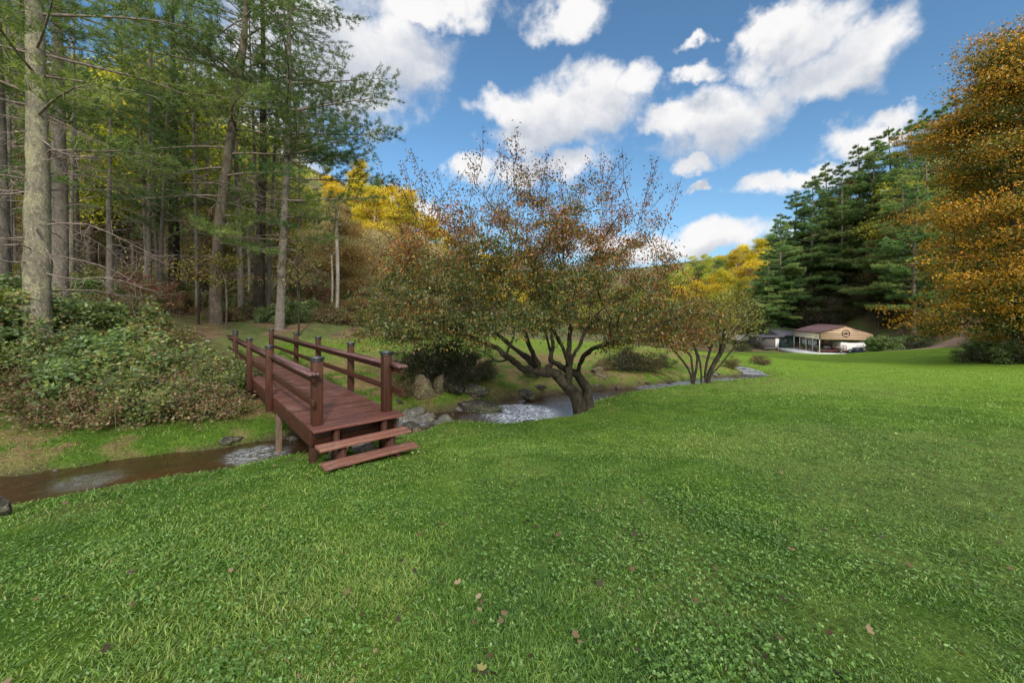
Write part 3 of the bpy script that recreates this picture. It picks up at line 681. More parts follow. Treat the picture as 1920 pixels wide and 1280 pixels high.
ROCKS = [
 (792, 748, 10.6, .40, .32, .40, 'rock_tan', 'left of two upright tan boulders behind the lower railing end', .3, .3),
 (824, 745, 10.9, .30, .34, .44, 'rock_tan', 'right of two upright tan boulders under the bank bush', .28, -.2),
 (762, 757, 9.6, .30, .26, .24, 'rock_grey', 'lichen spotted grey rock just behind the last railing post', .25, None),
 (752, 782, 8.0, .22, .20, .20, 'rock_grey', 'smooth blue grey boulder beside the top step', .2, None),
 (795, 768, 9.6, .36, .28, .22, 'rock_grey', 'rough grey rock with lichen in the stone cluster below the tan boulders', .25, None),
 (822, 778, 9.3, .34, .26, .20, 'rock_grey', 'pale mottled rock in the middle of the stone cluster', .3, None),
 (856, 782, 9.2, .34, .20, .17, 'rock_grey', 'flat pale grey rock at the right end of the stone cluster', .3, .1),
 (782, 790, 8.5, .18, .26, .22, 'rock_tan', 'brown stone at the water gap right of the steps', .3, .6),
 (845, 765, 10.1, .22, .16, .12, 'rock_grey', 'small grey stone behind the stone cluster', .3, None),
 (893, 764, 10.5, 1.0, .45, .27, 'rock_dark', 'long dark overhanging ledge stone on the far bank', .35, -.35),
 (938, 770, 10.3, .45, .28, .18, 'rock_dark', 'dark wedge stone at the tip of the overhanging ledge', .35, -.2),
 (878, 748, 11.1, .6, .32, .22, 'rock_dark', 'dark stone slab half buried above the ledge', .4, -.3),
 (1028, 763, 10.6, .25, .20, .15, 'rock_dark', 'dark mossy stone in the riffle beside the leaning tree', .3, 0),
 (998, 784, 8.9, .34, .22, .17, 'rock_dark', 'dark stone at the lawn edge below the riffle', .35, .2),
 (1045, 774, 9.3, .40, .15, .13, 'rock_dark', 'low dark stone between lawn and riffle near the trunk', .4, .5),
 (985, 748, 12.0, .40, .22, .18, 'rock_dark', 'small grey brown stone on the far edge of the riffle', .4, None),
 (1010, 744, 12.6, .34, .18, .12, 'rock_dark', 'flat mossy stone on the far shore of the brown pool', .4, None),
 (1118, 715, 15.0, .36, .28, .18, 'rock_tan', 'pinkish stone on the bank just right of the leaning trunk', .3, None),
 (1128, 724, 14.4, .40, .22, .12, 'rock_tan', 'low brownish stone below the pinkish bank stone', .4, None),
 (1215, 726, 14.8, .20, .14, .12, 'rock_dark', 'small dark stone in the water below the bank shrub', .4, None),
 (1256, 721, 15.2, .17, .13, .14, 'rock_dark', 'dark round stone in the bright water left of the second tree', .25, None),
 (1170, 735, 13.4, .4, .14, .07, 'rock_tan', 'flat pale stone in the shallow water midstream', .35, .3),
 (1375, 677, 24, .55, .4, .3, 'rock_tan', 'pale pinkish stone at the distant bend of the creek', .35, None),
 (1405, 692, 20.5, .8, .35, .22, 'rock_grey', 'long grey rock at the creek bend right of the second tree', .4, -.3),
 (1395, 687, 22, .6, .25, .2, 'rock_dark', 'dark rock behind the long grey one at the creek bend', .4, -.3),
 (265, 822, 7.6, .16, .14, .09, 'rock_tan', 'small pinkish stone on the grass below the brambles', .35, None),
 (410, 879, 6.2, .11, .09, .07, 'rock_tan', 'little pinkish stone in the water left of the rapid', .3, None),
 (228, 905, 5.8, .22, .13, .05, 'rock_tan', 'reddish gravel bar stone in the near shallow water', .4, .4),
 (600, 812, 8.6, .26, .18, .13, 'rock_dark', 'dark wet stone in the shadow beneath the footbridge', .4, None),
 (440, 852, 7.6, .22, .16, .10, 'rock_dark', 'dark flat stone at the head of the rapid', .45, None),
 (545, 832, 8.0, .26, .2, .12, 'rock_grey', 'grey purple stone on the far shore under the bridge', .45, None),
]
for i, (u, v, D, a, b, c_, mt, lb, sk, rz) in enumerate(ROCKS): rock(u, v, D, a, b, c_, mt, lb, 100+i, sk, rz)
for i, (w_, s_, a, b, c_, lb) in enumerate([(.42, .12, .22, .14, .17, 'left lichen covered footing stone seen under the middle step'), (.80, .10, .24, .15, .18, 'right pale footing stone seen under the middle step')]):
    p = O2+BV*w_+BU*s_; o = rock(0, 0, 0, a, b, c_, 'rock_grey', lb, 200+i, .3, BANG, world=(p[0], p[1], -.66)); o.name = 'footing_stone'
o = rock(0, 0, 0, .09, .08, .15, 'rock_dark', 'weathered grey stone block at the left edge where lawn meets creek', 211, .15, .3, world=(-5.33, 4.02)); o.name = 'stone_block'

RS = random.Random(77); SV = []
for k in range(5):
    o = rock(0, 0, 0, .2, .15, .10, ['rock_grey', 'rock_dark', 'rock_tan', 'rock_dark', 'rock_grey'][k], None, 300+k, .3, world=(0, 0, -50), name='creek_stone'); SV.append(o.data); bpy.data.objects.remove(o)
for k in range(120):
    i = RS.randrange(14, len(CR)-28); sd_ = RS.choice([-1, 1, 1]); p = CR[i]; q = CR[i+1]; tx, ty = q[0]-p[0], q[1]-p[1]; L = math.hypot(tx, ty)
    if k < 26: i = 0; p = np.array([RS.uniform(-2.6, -.3), 0, 0, 0]); p[1] = 9.0+(p[0]+2.6)*.25+RS.uniform(-.5, .9); off = 0; x, y = p[0], p[1]
    else: off = sd_*(p[3]+RS.uniform(-.25, .35)); x, y = p[0]-ty/L*off+RS.uniform(-.2, .2), p[1]+tx/L*off+RS.uniform(-.2, .2)
    o = bpy.data.objects.new('creek_stone', SV[k % 5]); COL.objects.link(o); s_ = RS.uniform(.3, 1.0)*(1.15 if k < 26 else 1)
    o.location = (x, y, gz(x, y)+.02*s_); o.rotation_euler = (RS.uniform(-.2, .2), RS.uniform(-.2, .2), RS.uniform(0, 6)); o.scale = (s_, s_*RS.uniform(.7, 1.1), s_*RS.uniform(.7, 1.2))
    kind = ['grey', 'dark', 'brown', 'dark', 'grey'][k % 5]; tag(o, 'small '+kind+(' stone in the stone cluster right of the footbridge steps' if k < 26 else ' stone at the water edge of the creek'), 'stone', 'small stones of the creek ('+kind+(', cluster)' if k < 26 else ')'))

# ------------------------------------------------------------------ tree generators
def chain_tubes(nodes, parent, rad, mb_n=6, min_r=0.0, ncol=None):
    """skeleton (N,3), parent index, radius -> verts, quads"""
    N = len(nodes); child = [[] for _ in range(N)]
    for i in range(N):
        if parent[i] >= 0: child[parent[i]].append(i)
    V = []; Fq = []; nv = 0
    done = set()
    starts = [(i, -1) for i in range(N) if parent[i] < 0]
    while starts:
        s, par = starts.pop()
        ch = [par, s] if par >= 0 else [s]; cur = s
        while child[cur]:
            cs = sorted(child[cur], key=lambda k: -rad[k]); 
            for k in cs[1:]: starts.append((k, cur))
            cur = cs[0]; ch.append(cur)
        if len(ch) < 2: continue
        r0 = rad[ch]; 
        if par >= 0: r0 = r0.copy(); r0[0] = min(r0[0], r0[1]*1.25)
        if r0.max() < min_r: continue
        P = nodes[ch]; n = mb_n if r0.max() > .03 else (4 if r0.max() > .012 else 3)
        T = unit(np.gradient(P, axis=0)); up = np.array([1., 0, 0]) if abs(T[0, 0]) < .8 else np.array([0, 1., 0])
        ang = np.arange(n)*2*np.pi/n
        rings = []
        for i in range(len(P)):
            a = up-T[i]*(up@T[i]); a = a/max(np.linalg.norm(a), 1e-9); b = np.cross(T[i], a); up = a
            rings.append(P[i]+(np.cos(ang)[:, None]*a+np.sin(ang)[:, None]*b)*r0[i])
        V.append(np.concatenate(rings)); m = len(P)
        ii = (np.arange(m*n).reshape(m, n))+nv; jj = np.roll(ii, -1, axis=1)
        Fq.append(np.stack([ii[:-1], jj[:-1], jj[1:], ii[1:]], -1).reshape(-1, 4)); nv += m*n
    return np.concatenate(V), np.concatenate(Fq)

def grow(limbs, targets, r, step=.35, tip_r=.006, power=2.2, wander=.12, up=.0, base_r=None):
    """limbs: list of polylines (first point of later limbs snaps to nearest node); targets attract new twigs"""
    nodes = []; parent = []
    for pl in limbs:
        pl = np.asarray(pl, float)
        if nodes:
            A = np.array(nodes); j = int(np.argmin(np.linalg.norm(A-pl[0], axis=1))); prev = j
            pts = pl[1:] if np.linalg.norm(A[j]-pl[0]) < .15 else pl
        else: prev = -1; pts = pl
        for p in pts: nodes.append(np.array(p, float)); parent.append(prev); prev = len(nodes)-1
    tips = []
    if len(targets):
        base = nodes[0]; order = np.argsort(np.linalg.norm(targets-base, axis=1))
        cap = len(nodes)+len(targets)*24; A = np.zeros((cap, 3)); A[:len(nodes)] = nodes; n = len(nodes)
        dist0 = np.zeros(cap)
        for i in range(n):
            if parent[i] >= 0: dist0[i] = dist0[parent[i]]+np.linalg.norm(A[i]-A[parent[i]])
        par = parent[:]
        for t in order:
            T = targets[t]; d = np.linalg.norm(A[:n]-T, axis=1); sc = d+.22*dist0[:n]+np.where(A[:n, 2] > T[2]+.3, 1.2, 0)
            j = int(np.argmin(sc)); L = d[j]; k = max(1, int(L/step)); p = A[j]; prev = j
            perp = r.normal(size=3)*wander*L
            for q in range(1, k+1):
                f = q/k; pt = p+(T-p)*f+perp*math.sin(math.pi*f)+r.normal(size=3)*wander*.12*step
                pt[2] += up*L*math.sin(math.pi*f)
                if n >= cap: break
                A[n] = pt; par.append(prev); dist0[n] = dist0[prev]+np.linalg.norm(A[n]-A[prev]); prev = n; n += 1
            tips.append(prev)
        nodes = A[:n]; parent = par
    else: nodes = np.array(nodes)
    parent = np.array(parent); N = len(nodes); cnt = np.zeros(N); haschild = np.zeros(N, bool); haschild[parent[parent >= 0]] = True
    acc = np.where(haschild, 0, tip_r**power)
    for i in range(N-1, -1, -1):
        if parent[i] >= 0: acc[parent[i]] += acc[i]
    rad = acc**(1/power)
    # children can have lower index only if appended after: always appended after, so reversed pass is right
    if base_r: rad = tip_r+(rad-tip_r)*(base_r-tip_r)/max(rad[0]-tip_r, 1e-6)
    return nodes, parent, rad, np.array(tips, int)

def decid(seed, H, R, crown0, pal, nT=150, leaves_per=60, leaf=.16, base_r=.18, spread=.55, lean=(0, 0), bark='bark_grey', pal_w=None, flat=.55, zs=.45, tipedge=False, edge_pal=None, mat='leaf', irregular=.3, forks=3, nblob=12, taper=.9):
    """returns (trunk mesh, crown mesh)"""
    r = np.random.default_rng(seed)
    tr = [np.array([lean[0]*f, lean[1]*f, H*.7*f])+np.array([math.sin(f*5+seed), math.cos(f*4+seed), 0])*.012*H*f for f in np.linspace(0, 1, 9)]
    T = []
    blobs = []
    for k in range(nblob):
        a = r.uniform(0, 6.28); q = (k+.5)/nblob if nblob > 14 else r.random(); zc = crown0+(H-crown0)*(.0+.92*q if nblob > 14 else .08+.84*q); rr = R*(1-abs(q-.35)*taper)*.68*math.sqrt(r.random())
        blobs.append((np.array([math.cos(a)*rr, math.sin(a)*rr, zc]), R*r.uniform(.35, .55)*(1-.35*q)))
    while len(T) < nT:
        c, br = blobs[r.integers(len(blobs))]; p = unit(r.normal(size=3))*br*(r.random()**.5); p[2] *= flat
        p = c+p+np.array([lean[0], lean[1], 0])
        if p[2] > crown0*.8: T.append(p)
    T = np.array(T)
    nodes, par, rad, tips = grow([tr], T, r, step=.5, tip_r=.012, base_r=base_r, up=.08)
    V, Q = chain_tubes(nodes, par, rad, 8)
    tm = mesh_np('trunk', V, Q, 4, None, M[bark], True, None, False)
    n = nT*leaves_per; base = nodes[tips][np.repeat(np.arange(len(tips)), leaves_per)]
    off = r.normal(size=(n, 3))*np.array([1, 1, zs])*spread; P = base+off
    D = unit(r.normal(size=(n, 3))+np.array([0, 0, -.5])+off*.6)
    tipc = pick(pal, len(tips), r, pal_w, .1)[np.repeat(np.arange(len(tips)), leaves_per)]
    c = np.where(r.random((n, 1)) < .6, tipc, pick(pal, n, r, pal_w)); c = c*(1+r.normal(size=(n, 1))*.15)
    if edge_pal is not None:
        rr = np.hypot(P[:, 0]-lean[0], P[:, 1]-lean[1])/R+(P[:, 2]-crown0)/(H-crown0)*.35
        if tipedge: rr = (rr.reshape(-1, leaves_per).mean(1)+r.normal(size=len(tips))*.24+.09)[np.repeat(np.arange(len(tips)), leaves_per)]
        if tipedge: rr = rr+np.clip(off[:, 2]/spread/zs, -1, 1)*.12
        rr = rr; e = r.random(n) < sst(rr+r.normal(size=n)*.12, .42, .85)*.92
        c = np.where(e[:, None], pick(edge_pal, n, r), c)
    L = leaf*(.6+.7*r.random(n))
    lm = leaves('crown', P, D, L, L*.62, np.clip(c, .004, .9), M[mat], r, None, False)
    return tm, lm

def pine(seed, H, R, crown0, base_r=.25, pal=((.045, .095, .035), (.06, .12, .045), (.035, .075, .032), (.09, .14, .045)), trunk=None, bark='bark_grey', dens=1.05, dead=20, nl=.17, nw=.019, gap=.75, top_bare=0, dead_len=2.2, droop=.0, boughs=None):
    """white pine: whorls of flat boughs with soft needle plumes; returns trunk, branches, crown meshes"""
    r = np.random.default_rng(seed)
    if trunk is None:
        trunk = [(math.sin(f*4+seed)*.012*H*f, math.cos(f*3+seed)*.012*H*f, H*f) for f in np.linspace(0, 1, 14)]
    trunk = resample(trunk, 4) if len(trunk) < 10 else np.array(trunk, float)
    zt = trunk[:, 2]; H = zt[-1]
    def tp(z): return np.array([np.interp(z, zt, trunk[:, 0]), np.interp(z, zt, trunk[:, 1]), z])
    rt = base_r*(1-zt/H*.88)*(1+.22*np.exp(-zt/.3)); rt = np.maximum(rt, .02)
    V, Q = chain_tubes(trunk, np.arange(len(trunk))-1, rt, 14)
    V = V.copy(); V[:, :2] += (np.stack([vnoise(V[:, 2]*3+V[:, 0]*6, V[:, 1]*6, seed), vnoise(V[:, 2]*3+V[:, 1]*6, V[:, 0]*6, seed+5)], 1)-.5)*base_r*.25
    tm = mesh_np('trunk', V, Q, 4, None, M[bark], True, None, False)
    BN = []; BP = []; BR = []; nP = []; nD = []; nC = []; nb = 0
    def add_chain(pts, r0, r1, par=-1):
        nonlocal nb
        k = len(pts); BN.append(np.array(pts)); BP.append(np.array([par]+list(range(nb, nb+k-1)))); BR.append(np.linspace(r0, r1, k)); s = nb; nb += k; return s
    def bough(z, az, L, rise):
        p0 = tp(z); d = np.array([math.cos(az), math.sin(az), 0]); side = np.array([-d[1], d[0], 0])
        k = 7; pts = []
        bend = r.normal()*.12
        for i in range(k):
            f = i/(k-1); pts.append(p0+d*L*f+side*bend*L*f*f+np.array([0, 0, L*(rise*f+(-.10-droop)*f*f+.06*math.sin(f*3+seed))]))
        s = add_chain(pts, .006+.010*L, .006)
        bc = pick(pal, 1, r, None, .12)[0]
        m = max(3, int(L*3.4*dens))
        for q in range(m):
            f = .25+.75*(q+r.random())/m; b = np.array([np.interp(f*(k-1), range(k), [p[j] for p in pts]) for j in range(3)])
            sg = 1 if q % 2 else -1; tl = L*(.14+.26*(1-f)**.6)*(.7+.5*r.random())
            td = unit(d*(.55+.3*r.random())+side*sg*(.8)+np.array([0, 0, .12+r.normal()*.12])); e = b+td*tl; e[2] -= .05*tl
            add_chain([b, b+(e-b)*.5+np.array([0, 0, .03*tl]), e], .0065, .0035)
            nt = max(3, int(tl*9*dens))
            for w in range(nt):
                g = (w+.6)/nt; c = b+(e-b)*g+r.normal(size=3)*.04; kk = 13
                dd = unit(td*.9+r.normal(size=(kk, 3))*.6+np.array([0, 0, .25])); nP.append(np.repeat(c[None], kk, 0)+r.normal(size=(kk, 3))*.03); nD.append(dd)
                nC.append(np.tile(bc*(.8+.5*r.random()), (kk, 1)))
        # plume at the tip
        for w in range(3):
            c = pts[-1]+r.normal(size=3)*.05; kk = 14; nP.append(np.repeat(c[None], kk, 0)); nD.append(unit(d+r.normal(size=(kk, 3))*.6)); nC.append(np.tile(bc*1.1, (kk, 1)))
    z = crown0
    while z < H-.4-top_bare:
        f = (z-crown0)/(H-crown0); L = R*(1-f)**.75*(.75+.25*min(1, f*5)); nbg = r.integers(3, 6)
        a0 = r.uniform(0, 6.28)
        for b in range(nbg):
            if r.random() < .12: continue
            bough(z+r.normal()*.25, a0+b*6.28/nbg+r.normal()*.25, max(.4, L*r.uniform(.45, 1.2)), .12+.35*f+r.normal()*.10)
        z += gap*(.7+.5*r.random())
    if boughs:
        for b in boughs: bough(*b)
    for q in range(dead):
        z = r.uniform(.25, .95)*max(crown0, 2)*(1.0); az = r.uniform(0, 6.28); L = dead_len*r.uniform(.3, 1); p0 = tp(z)
        d = np.array([math.cos(az), math.sin(az), r.normal()*.15-.1]); pts = [p0]
        for i in range(5): d = unit(d+r.normal(size=3)*.14); pts.append(pts[-1]+d*L/5)
        add_chain(pts, .008+.006*L, .004)
        for w in range(int(7*L)):
            j = r.integers(1, 5); b = pts[j]+(pts[j+1]-pts[j])*r.random(); e = b; dd = unit(d+r.normal(size=3)*.7+np.array([0, 0, -.15])); pl = [b]
            for i in range(3): dd = unit(dd+r.normal(size=3)*.25); e = e+dd*L*.09*(.5+r.random()); pl.append(e)
            add_chain(pl, .005, .0025)
    nodes = np.concatenate(BN); par = np.concatenate(BP); rad = np.concatenate(BR)
    V, Q = chain_tubes(nodes, par, rad, 5)
    bm_ = mesh_np('branches', V, Q, 4, None, M['twig'], True, None, False)
    P = np.concatenate(nP); D = np.concatenate(nD); Cc = np.clip(np.concatenate(nC)*(1+r.normal(size=(len(P), 1))*.15), .004, .5)
    cm = needles('crown', P, D, nl*(.7+.6*r.random(len(P))), nw, Cc, M['needle'], r)
    return tm, bm_, cm
def plant(name, label, cat, meshes, names, loc, rz=0, scale=1, group=None, tilt=None):
    t = thing(name, label, cat, loc, rz, group, scale)
    if tilt: t.rotation_euler = (tilt[0], tilt[1], rz)
    for n_, me in zip(names, meshes): part(n_, me, t)
    return t

# ------------------------------------------------------------------ the leaning tree by the creek
def main_tree():
    r = np.random.default_rng(5); D0 = 9.95
    def P(u, v, dy=0): q = at(u, v, D0+dy); return np.array(q)
    base = P(1092, 757); base[2] = gz(base[0], base[1])-.12
    limbs = [
     [base, P(1081, 742), P(1062, 722, -.02), P(1048, 707, -.05), P(1036, 700, -.1), P(1017, 696, -.15), P(991, 694, -.25), P(976, 688, -.35), P(963, 674, -.5), P(949, 663, -.6), P(925, 650, -.7), P(890, 632, -.9), P(845, 612, -1.1), P(790, 592, -1.2)],
     [P(1003, 693, -.2), P(990, 672, -.05), P(976, 660, .1), P(950, 640, .4), P(900, 600, .8), P(850, 540, 1.2)],
     [P(1010, 694, -.15), P(1002, 668, -.5), P(994, 645, -.8), P(980, 600, -1.2), P(950, 540, -1.6), P(920, 470, -1.8)],
     [P(1022, 696, -.1), P(1034, 680, .1), P(1036, 660, .2), P(1034, 630, .5), P(1020, 580, 1.0), P(1000, 500, 1.5), P(975, 420, 1.6)],
     [base+np.array([.2, .06, 0]), P(1103, 738, .05), P(1097, 722, .08), P(1083, 706, .1), P(1069, 696, .1), P(1052, 687, .15), P(1038, 678, .25), P(1033, 660, .5), P(1028, 630, .8), P(1010, 580, 1.6)],
     [P(1066, 724, -.02), P(1066, 690, -.15), P(1068, 655, -.2), P(1070, 620, -.3), P(1078, 560, -.5), P(1100, 500, -.6), P(1140, 440, -.7), P(1180, 380, -.6)],
     [P(1068, 690, -.15), P(1074, 668, .1), P(1086, 650, .3), P(1105, 610, .7), P(1150, 560, 1.2), P(1200, 500, 1.5)],
     [P(1083, 704, .1), P(1088, 682, -.1), P(1100, 663, -.4), P(1122, 653, -.7), P(1160, 640, -1.0), P(1210, 620, -1.2), P(1260, 600, -1.2)],
     [P(1066, 690, -.15), P(1058, 660, -.5), P(1045, 630, -1.0), P(1030, 580, -1.6), P(1040, 520, -2.0)],
     [P(949, 663, -.6), P(962, 640, -.6), P(960, 600, -.4), P(930, 560, -.2), P(880, 500, 0), P(840, 430, .2)],
     [P(963, 674, -.5), P(950, 672, -.6), P(932, 676, -.7), P(905, 660, -.9), P(880, 655, -1.0)],
     [P(1070, 620, -.3), P(1062, 560, .3), P(1050, 480, .5), P(1030, 400, .4)],
    ]
    # crown envelope in world coordinates
    top = np.array([(-4.0, 3.6), (-3.4, 4.3), (-2.6, 4.4), (-1.9, 4.6), (-1, 4.9), (0, 5.2), (1, 5.1), (2, 5.0), (3, 5.0), (3.8, 4.6), (4.4, 3.4), (5.0, 2.4)])
    bot = np.array([(-4.0, .9), (-3.2, .8), (-2, .85), (-1, 1.0), (0, 1.15), (1, 1.3), (2, 1.15), (3, .75), (4, .7), (5, 1.4)])
    T = []
    while len(T) < 1150:
        x = r.uniform(-4.0, 4.9); y = D0+r.uniform(-3.2, 3.4); f = math.hypot((x-.5)/4.6, (y-D0-.1)/3.4)
        if f > 1: continue
        zt = np.interp(x, top[:, 0], top[:, 1]); zb = np.interp(x, bot[:, 0], bot[:, 1]); zt = zb+(zt-zb)*(1-f**3*.7)
        zb = zb+max(0, .6-f)*.5
        q = r.random()**1.1; T.append((x, y, zb+(zt-zb)*q))
    T = np.array(T)
    def rough(pl):
        q = resample(np.array(pl), 4); k = len(q); q[2:-1] += (np.stack([vnoise(np.arange(k)*.55+q[0, 0]*7+j*31, np.full(k, j*3.3), 5) for j in range(3)], 1)[2:-1]-.5)*.11; return q
    limbs = [rough(l) for l in limbs]
    nodes, par, rad, tips = grow(limbs, T, r, step=.28, tip_r=.0045, power=2.0, wander=.10, base_r=.22)
    rad = np.maximum(.0045, .16*(rad/rad[0])**1.1)
    q0 = 0
    for j, l in enumerate(limbs):
        k = len(l)-(1 if j else 0); r_ = {0: .165, 1: .085, 2: .075, 3: .07, 4: .15, 5: .085, 6: .06, 7: .06, 8: .05}.get(j, .035)
        if j == 4: k += 1
        f = np.linspace(0, 1, k); rad[q0:q0+k] = np.maximum(rad[q0:q0+k], r_*(1-f)**.8*(1+.5*np.exp(-f*30)*(j in (0, 4))))
        q0 += k
    rad = np.maximum(rad, .0045)
    # long whippy shoots above the crown
    shoots = [(-2.3, 0, -.75, 1.9, 5.75), (-2.1, .4, -.7, 1.7, 5.4), (-2.5, -.3, -.6, 1.6, 5.3), (-.25, 0, .1, 1.5, 5.7), (3.3, -.1, .6, 1.6, 5.5), (3.7, .5, .7, 1.5, 5.3), (2.5, .3, -.2, 1.3, 5.5), (-.3, .2, .05, 1.5, 6.0), (0.2, -.4, .2, 1.2, 5.6), (3.6, .2, .5, 1.5, 5.6), (2.6, 0, -.1, 1.4, 5.6), (1.3, .5, .1, 1.0, 5.5), (-1.0, .5, -.2, 1.0, 5.3), (3.0, .6, .4, 1.3, 5.3), (-2.9, .3, -.5, 1.3, 5.0), (4.0, -.3, .5, 1.3, 4.9), (-3.5, -1.5, -.3, 1.0, 4.3), (.7, .1, -.05, 1.1, 5.5), (1.9, -.2, .1, 1.1, 5.4), (-1.7, -.2, -.4, 1.2, 5.1)]
    for k in range(38):
        x = r.uniform(-3.8, 4.2); zt = np.interp(x, top[:, 0], top[:, 1]); shoots.append((x, r.uniform(-2, 2), r.normal()*.2+x*.07, r.uniform(.5, 1.0), zt+r.uniform(.0, .45)))
    nn = [nodes]; pp = [par]; rr = [rad]; cnt = len(nodes); shoot_pts = []
    for x, dy, lx, L, zt in shoots:
        tip = np.array([x+lx*.5, D0+dy, zt]); b = np.array([x-lx*.5, D0+dy*.8, zt-L]); j = int(np.argmin(np.linalg.norm(nodes-b, axis=1)))
        s = nodes[j]; k = 7; fr = np.linspace(0, 1, k+1)[1:]; pts = s+(tip-s)*fr[:, None]+np.stack([np.sin(fr*5+x)*.05]*3, 1)
        nn.append(pts); pp.append(np.array([j]+list(range(cnt, cnt+k-1)))); rr.append(np.linspace(.008, .003, k)); cnt += k
        for _ in range(int(60*L)): f = r.random(); shoot_pts.append(s+(tip-s)*(.25+.75*f)+r.normal(size=3)*.06)
    nodes2 = np.concatenate(nn); par2 = np.concatenate(pp); rad2 = np.concatenate(rr)
    o0 = base.copy()
    V, Q = chain_tubes(nodes2, par2, rad2, 14)
    V = V+(np.stack([vnoise(V[:, 2]*7+j*9, V[:, 0]*11+V[:, 1]*7, 40+j) for j in range(3)], 1)-.5)*.035*np.clip((1.6-V[:, 2:3]), 0, 1)
    root = thing('leaning_tree', 'wide leaning multi-limbed tree with reddish brown leaves beside the creek', 'tree', tuple(o0))
    mesh_np('trunk', V-o0, Q, 4, None, M['bark_dark'], True, root)
    # leaves hang along the outer twigs
    tipi = tips[np.repeat(np.arange(len(tips)), 150)]; n = len(tipi)
    back = r.integers(0, 4, n); q = tipi.copy()
    for k in range(3): m = back > k; q[m] = np.where(par[q[m]] >= 0, par[q[m]], q[m])
    Pp = nodes[q]+r.normal(size=(n, 3))*np.array([.15, .15, .09])
    Pp = np.concatenate([Pp, np.array(shoot_pts)]); n = len(Pp)
    gap = fbm(Pp[:, 0]*1.1+Pp[:, 1]*.9+9, Pp[:, 2]*3.4-Pp[:, 0]*.6, 23, 3)
    kp = (r.random(n) < 1-sst(Pp[:, 2], 3.6, 5.2)*.4) & ((gap > .47) | (r.random(n) < .22)); kp[-len(shoot_pts):] = True; Pp = Pp[kp]; n = len(Pp)
    D = unit(r.normal(size=(n, 3))*.6+np.array([0, 0, -.75]))
    hz = sst(Pp[:, 2]+r.normal(size=n)*.4, 1.5, 3.7); hx = sst(Pp[:, 0]+r.normal(size=n)*.8, .5, 4.5); clump = fbm(Pp[:, 0]*.9+Pp[:, 1]*.7, Pp[:, 2]*1.4+3, 7, 3)
    red = np.clip(hz*.68+hx*.42+(clump-.5)*1.5, 0, 1)
    g = pick([(.055, .085, .035), (.075, .11, .035), (.12, .12, .025), (.17, .15, .03)], n, r); b = pick([(.19, .065, .028), (.26, .095, .022), (.13, .055, .040), (.34, .16, .035)], n, r)
    c = np.where((r.random(n) < red)[:, None], b, g)
    dusk = pick([(.085, .05, .045), (.12, .06, .045)], n, r); c = np.where((r.random(n) < sst(Pp[:, 2], 3.9, 5.2)*.75)[:, None], dusk, c)
    lg = np.where(Pp[:, 0] < -2.0, 1.15, 1.0)
    L = .062*(.65+.7*r.random(n))*lg
    leaves('crown', Pp-o0, D, L, L*.46, c, M['leaf_fix'], r, root)
main_tree()

# ------------------------------------------------------------------ second, multi-stemmed tree by the creek
def second_tree():
    r = np.random.default_rng(15); D0 = 14.3
    def P(u, v, dy=0): return np.array(at(u, v, D0+dy))
    def build(base_uv, limbs_uv, env, nT, lab, name, seed, per, pal, leaf=.075, br=.12):
        base = P(*base_uv); base[2] = gz(base[0], base[1])-.1
        limbs = [[base+np.array([dx, 0, 0])]+[P(*q) for q in l] for dx, l in limbs_uv]
        T = []
        (cu, cv, au, av, dy) = env
        while len(T) < nT:
            a = r.uniform(-1, 1, 3)
            if a@a > 1: continue
            T.append(P(cu+a[0]*au, cv+a[2]*av*(1.0), a[1]*dy))
        nodes, par, rad, tips = grow(limbs, np.array(T), r, step=.3, tip_r=.0055, power=2.0, wander=.10, base_r=br)
        root = thing(name, lab, 'tree', tuple(base))
        V, Q = chain_tubes(nodes, par, rad, 9); mesh_np('trunk', V-base, Q, 4, None, M['bark_dark'], True, root)
        n = len(tips)*per; k = np.repeat(tips, per); Pp = nodes[k]+r.normal(size=(n, 3))*np.array([.2, .2, .15])
        c = pick(pal, n, r); lx = sst(Pp[:, 0]+r.normal(size=n)*.6, 6.0, 8.2)[:, None]
        c = c*lx+pick([(.24, .12, .03), (.30, .17, .04), (.17, .15, .04), (.14, .15, .04)], n, r)*(1-lx)
        L = leaf*(.6+.7*r.random(n)); leaves('crown', Pp-base, unit(r.normal(size=(n, 3))+np.array([0, 0, -.5])), L, L*.5, c, M['leaf_fix'], r, root)
    build((1325, 716), [(0, [(1330, 700), (1340, 680), (1352, 660), (1365, 635), (1385, 612), (1405, 598)]), (-.12, [(1322, 700), (1325, 680), (1332, 655), (1345, 620), (1350, 590)]),
                        (.1, [(1334, 702), (1350, 685), (1368, 662), (1385, 640), (1410, 622)]), (-.2, [(1315, 700), (1312, 675), (1300, 640), (1290, 610)])],
          (1352, 592, 74, 52, 1.5), 200, 'rounded multi-stemmed tree with thin olive foliage right of the leaning tree', 'multistem_tree', 3, 28, [(.17, .18, .04), (.22, .21, .04), (.13, .14, .04), (.2, .15, .04)], .075, .11)
    build((1298, 718), [(0, [(1296, 704), (1290, 690), (1280, 676), (1268, 662), (1255, 645)]), (.05, [(1303, 704), (1306, 690), (1308, 670), (1300, 640)]), (-.05, [(1300, 704), (1298, 688), (1296, 668)])],
          (1266, 622, 58, 38, 1.2), 130, 'smaller orange leaved stem clump just left of the rounded creek tree', 'multistem_tree', 4, 30, [(.28, .12, .035), (.22, .14, .04)], .08, .075)
second_tree()

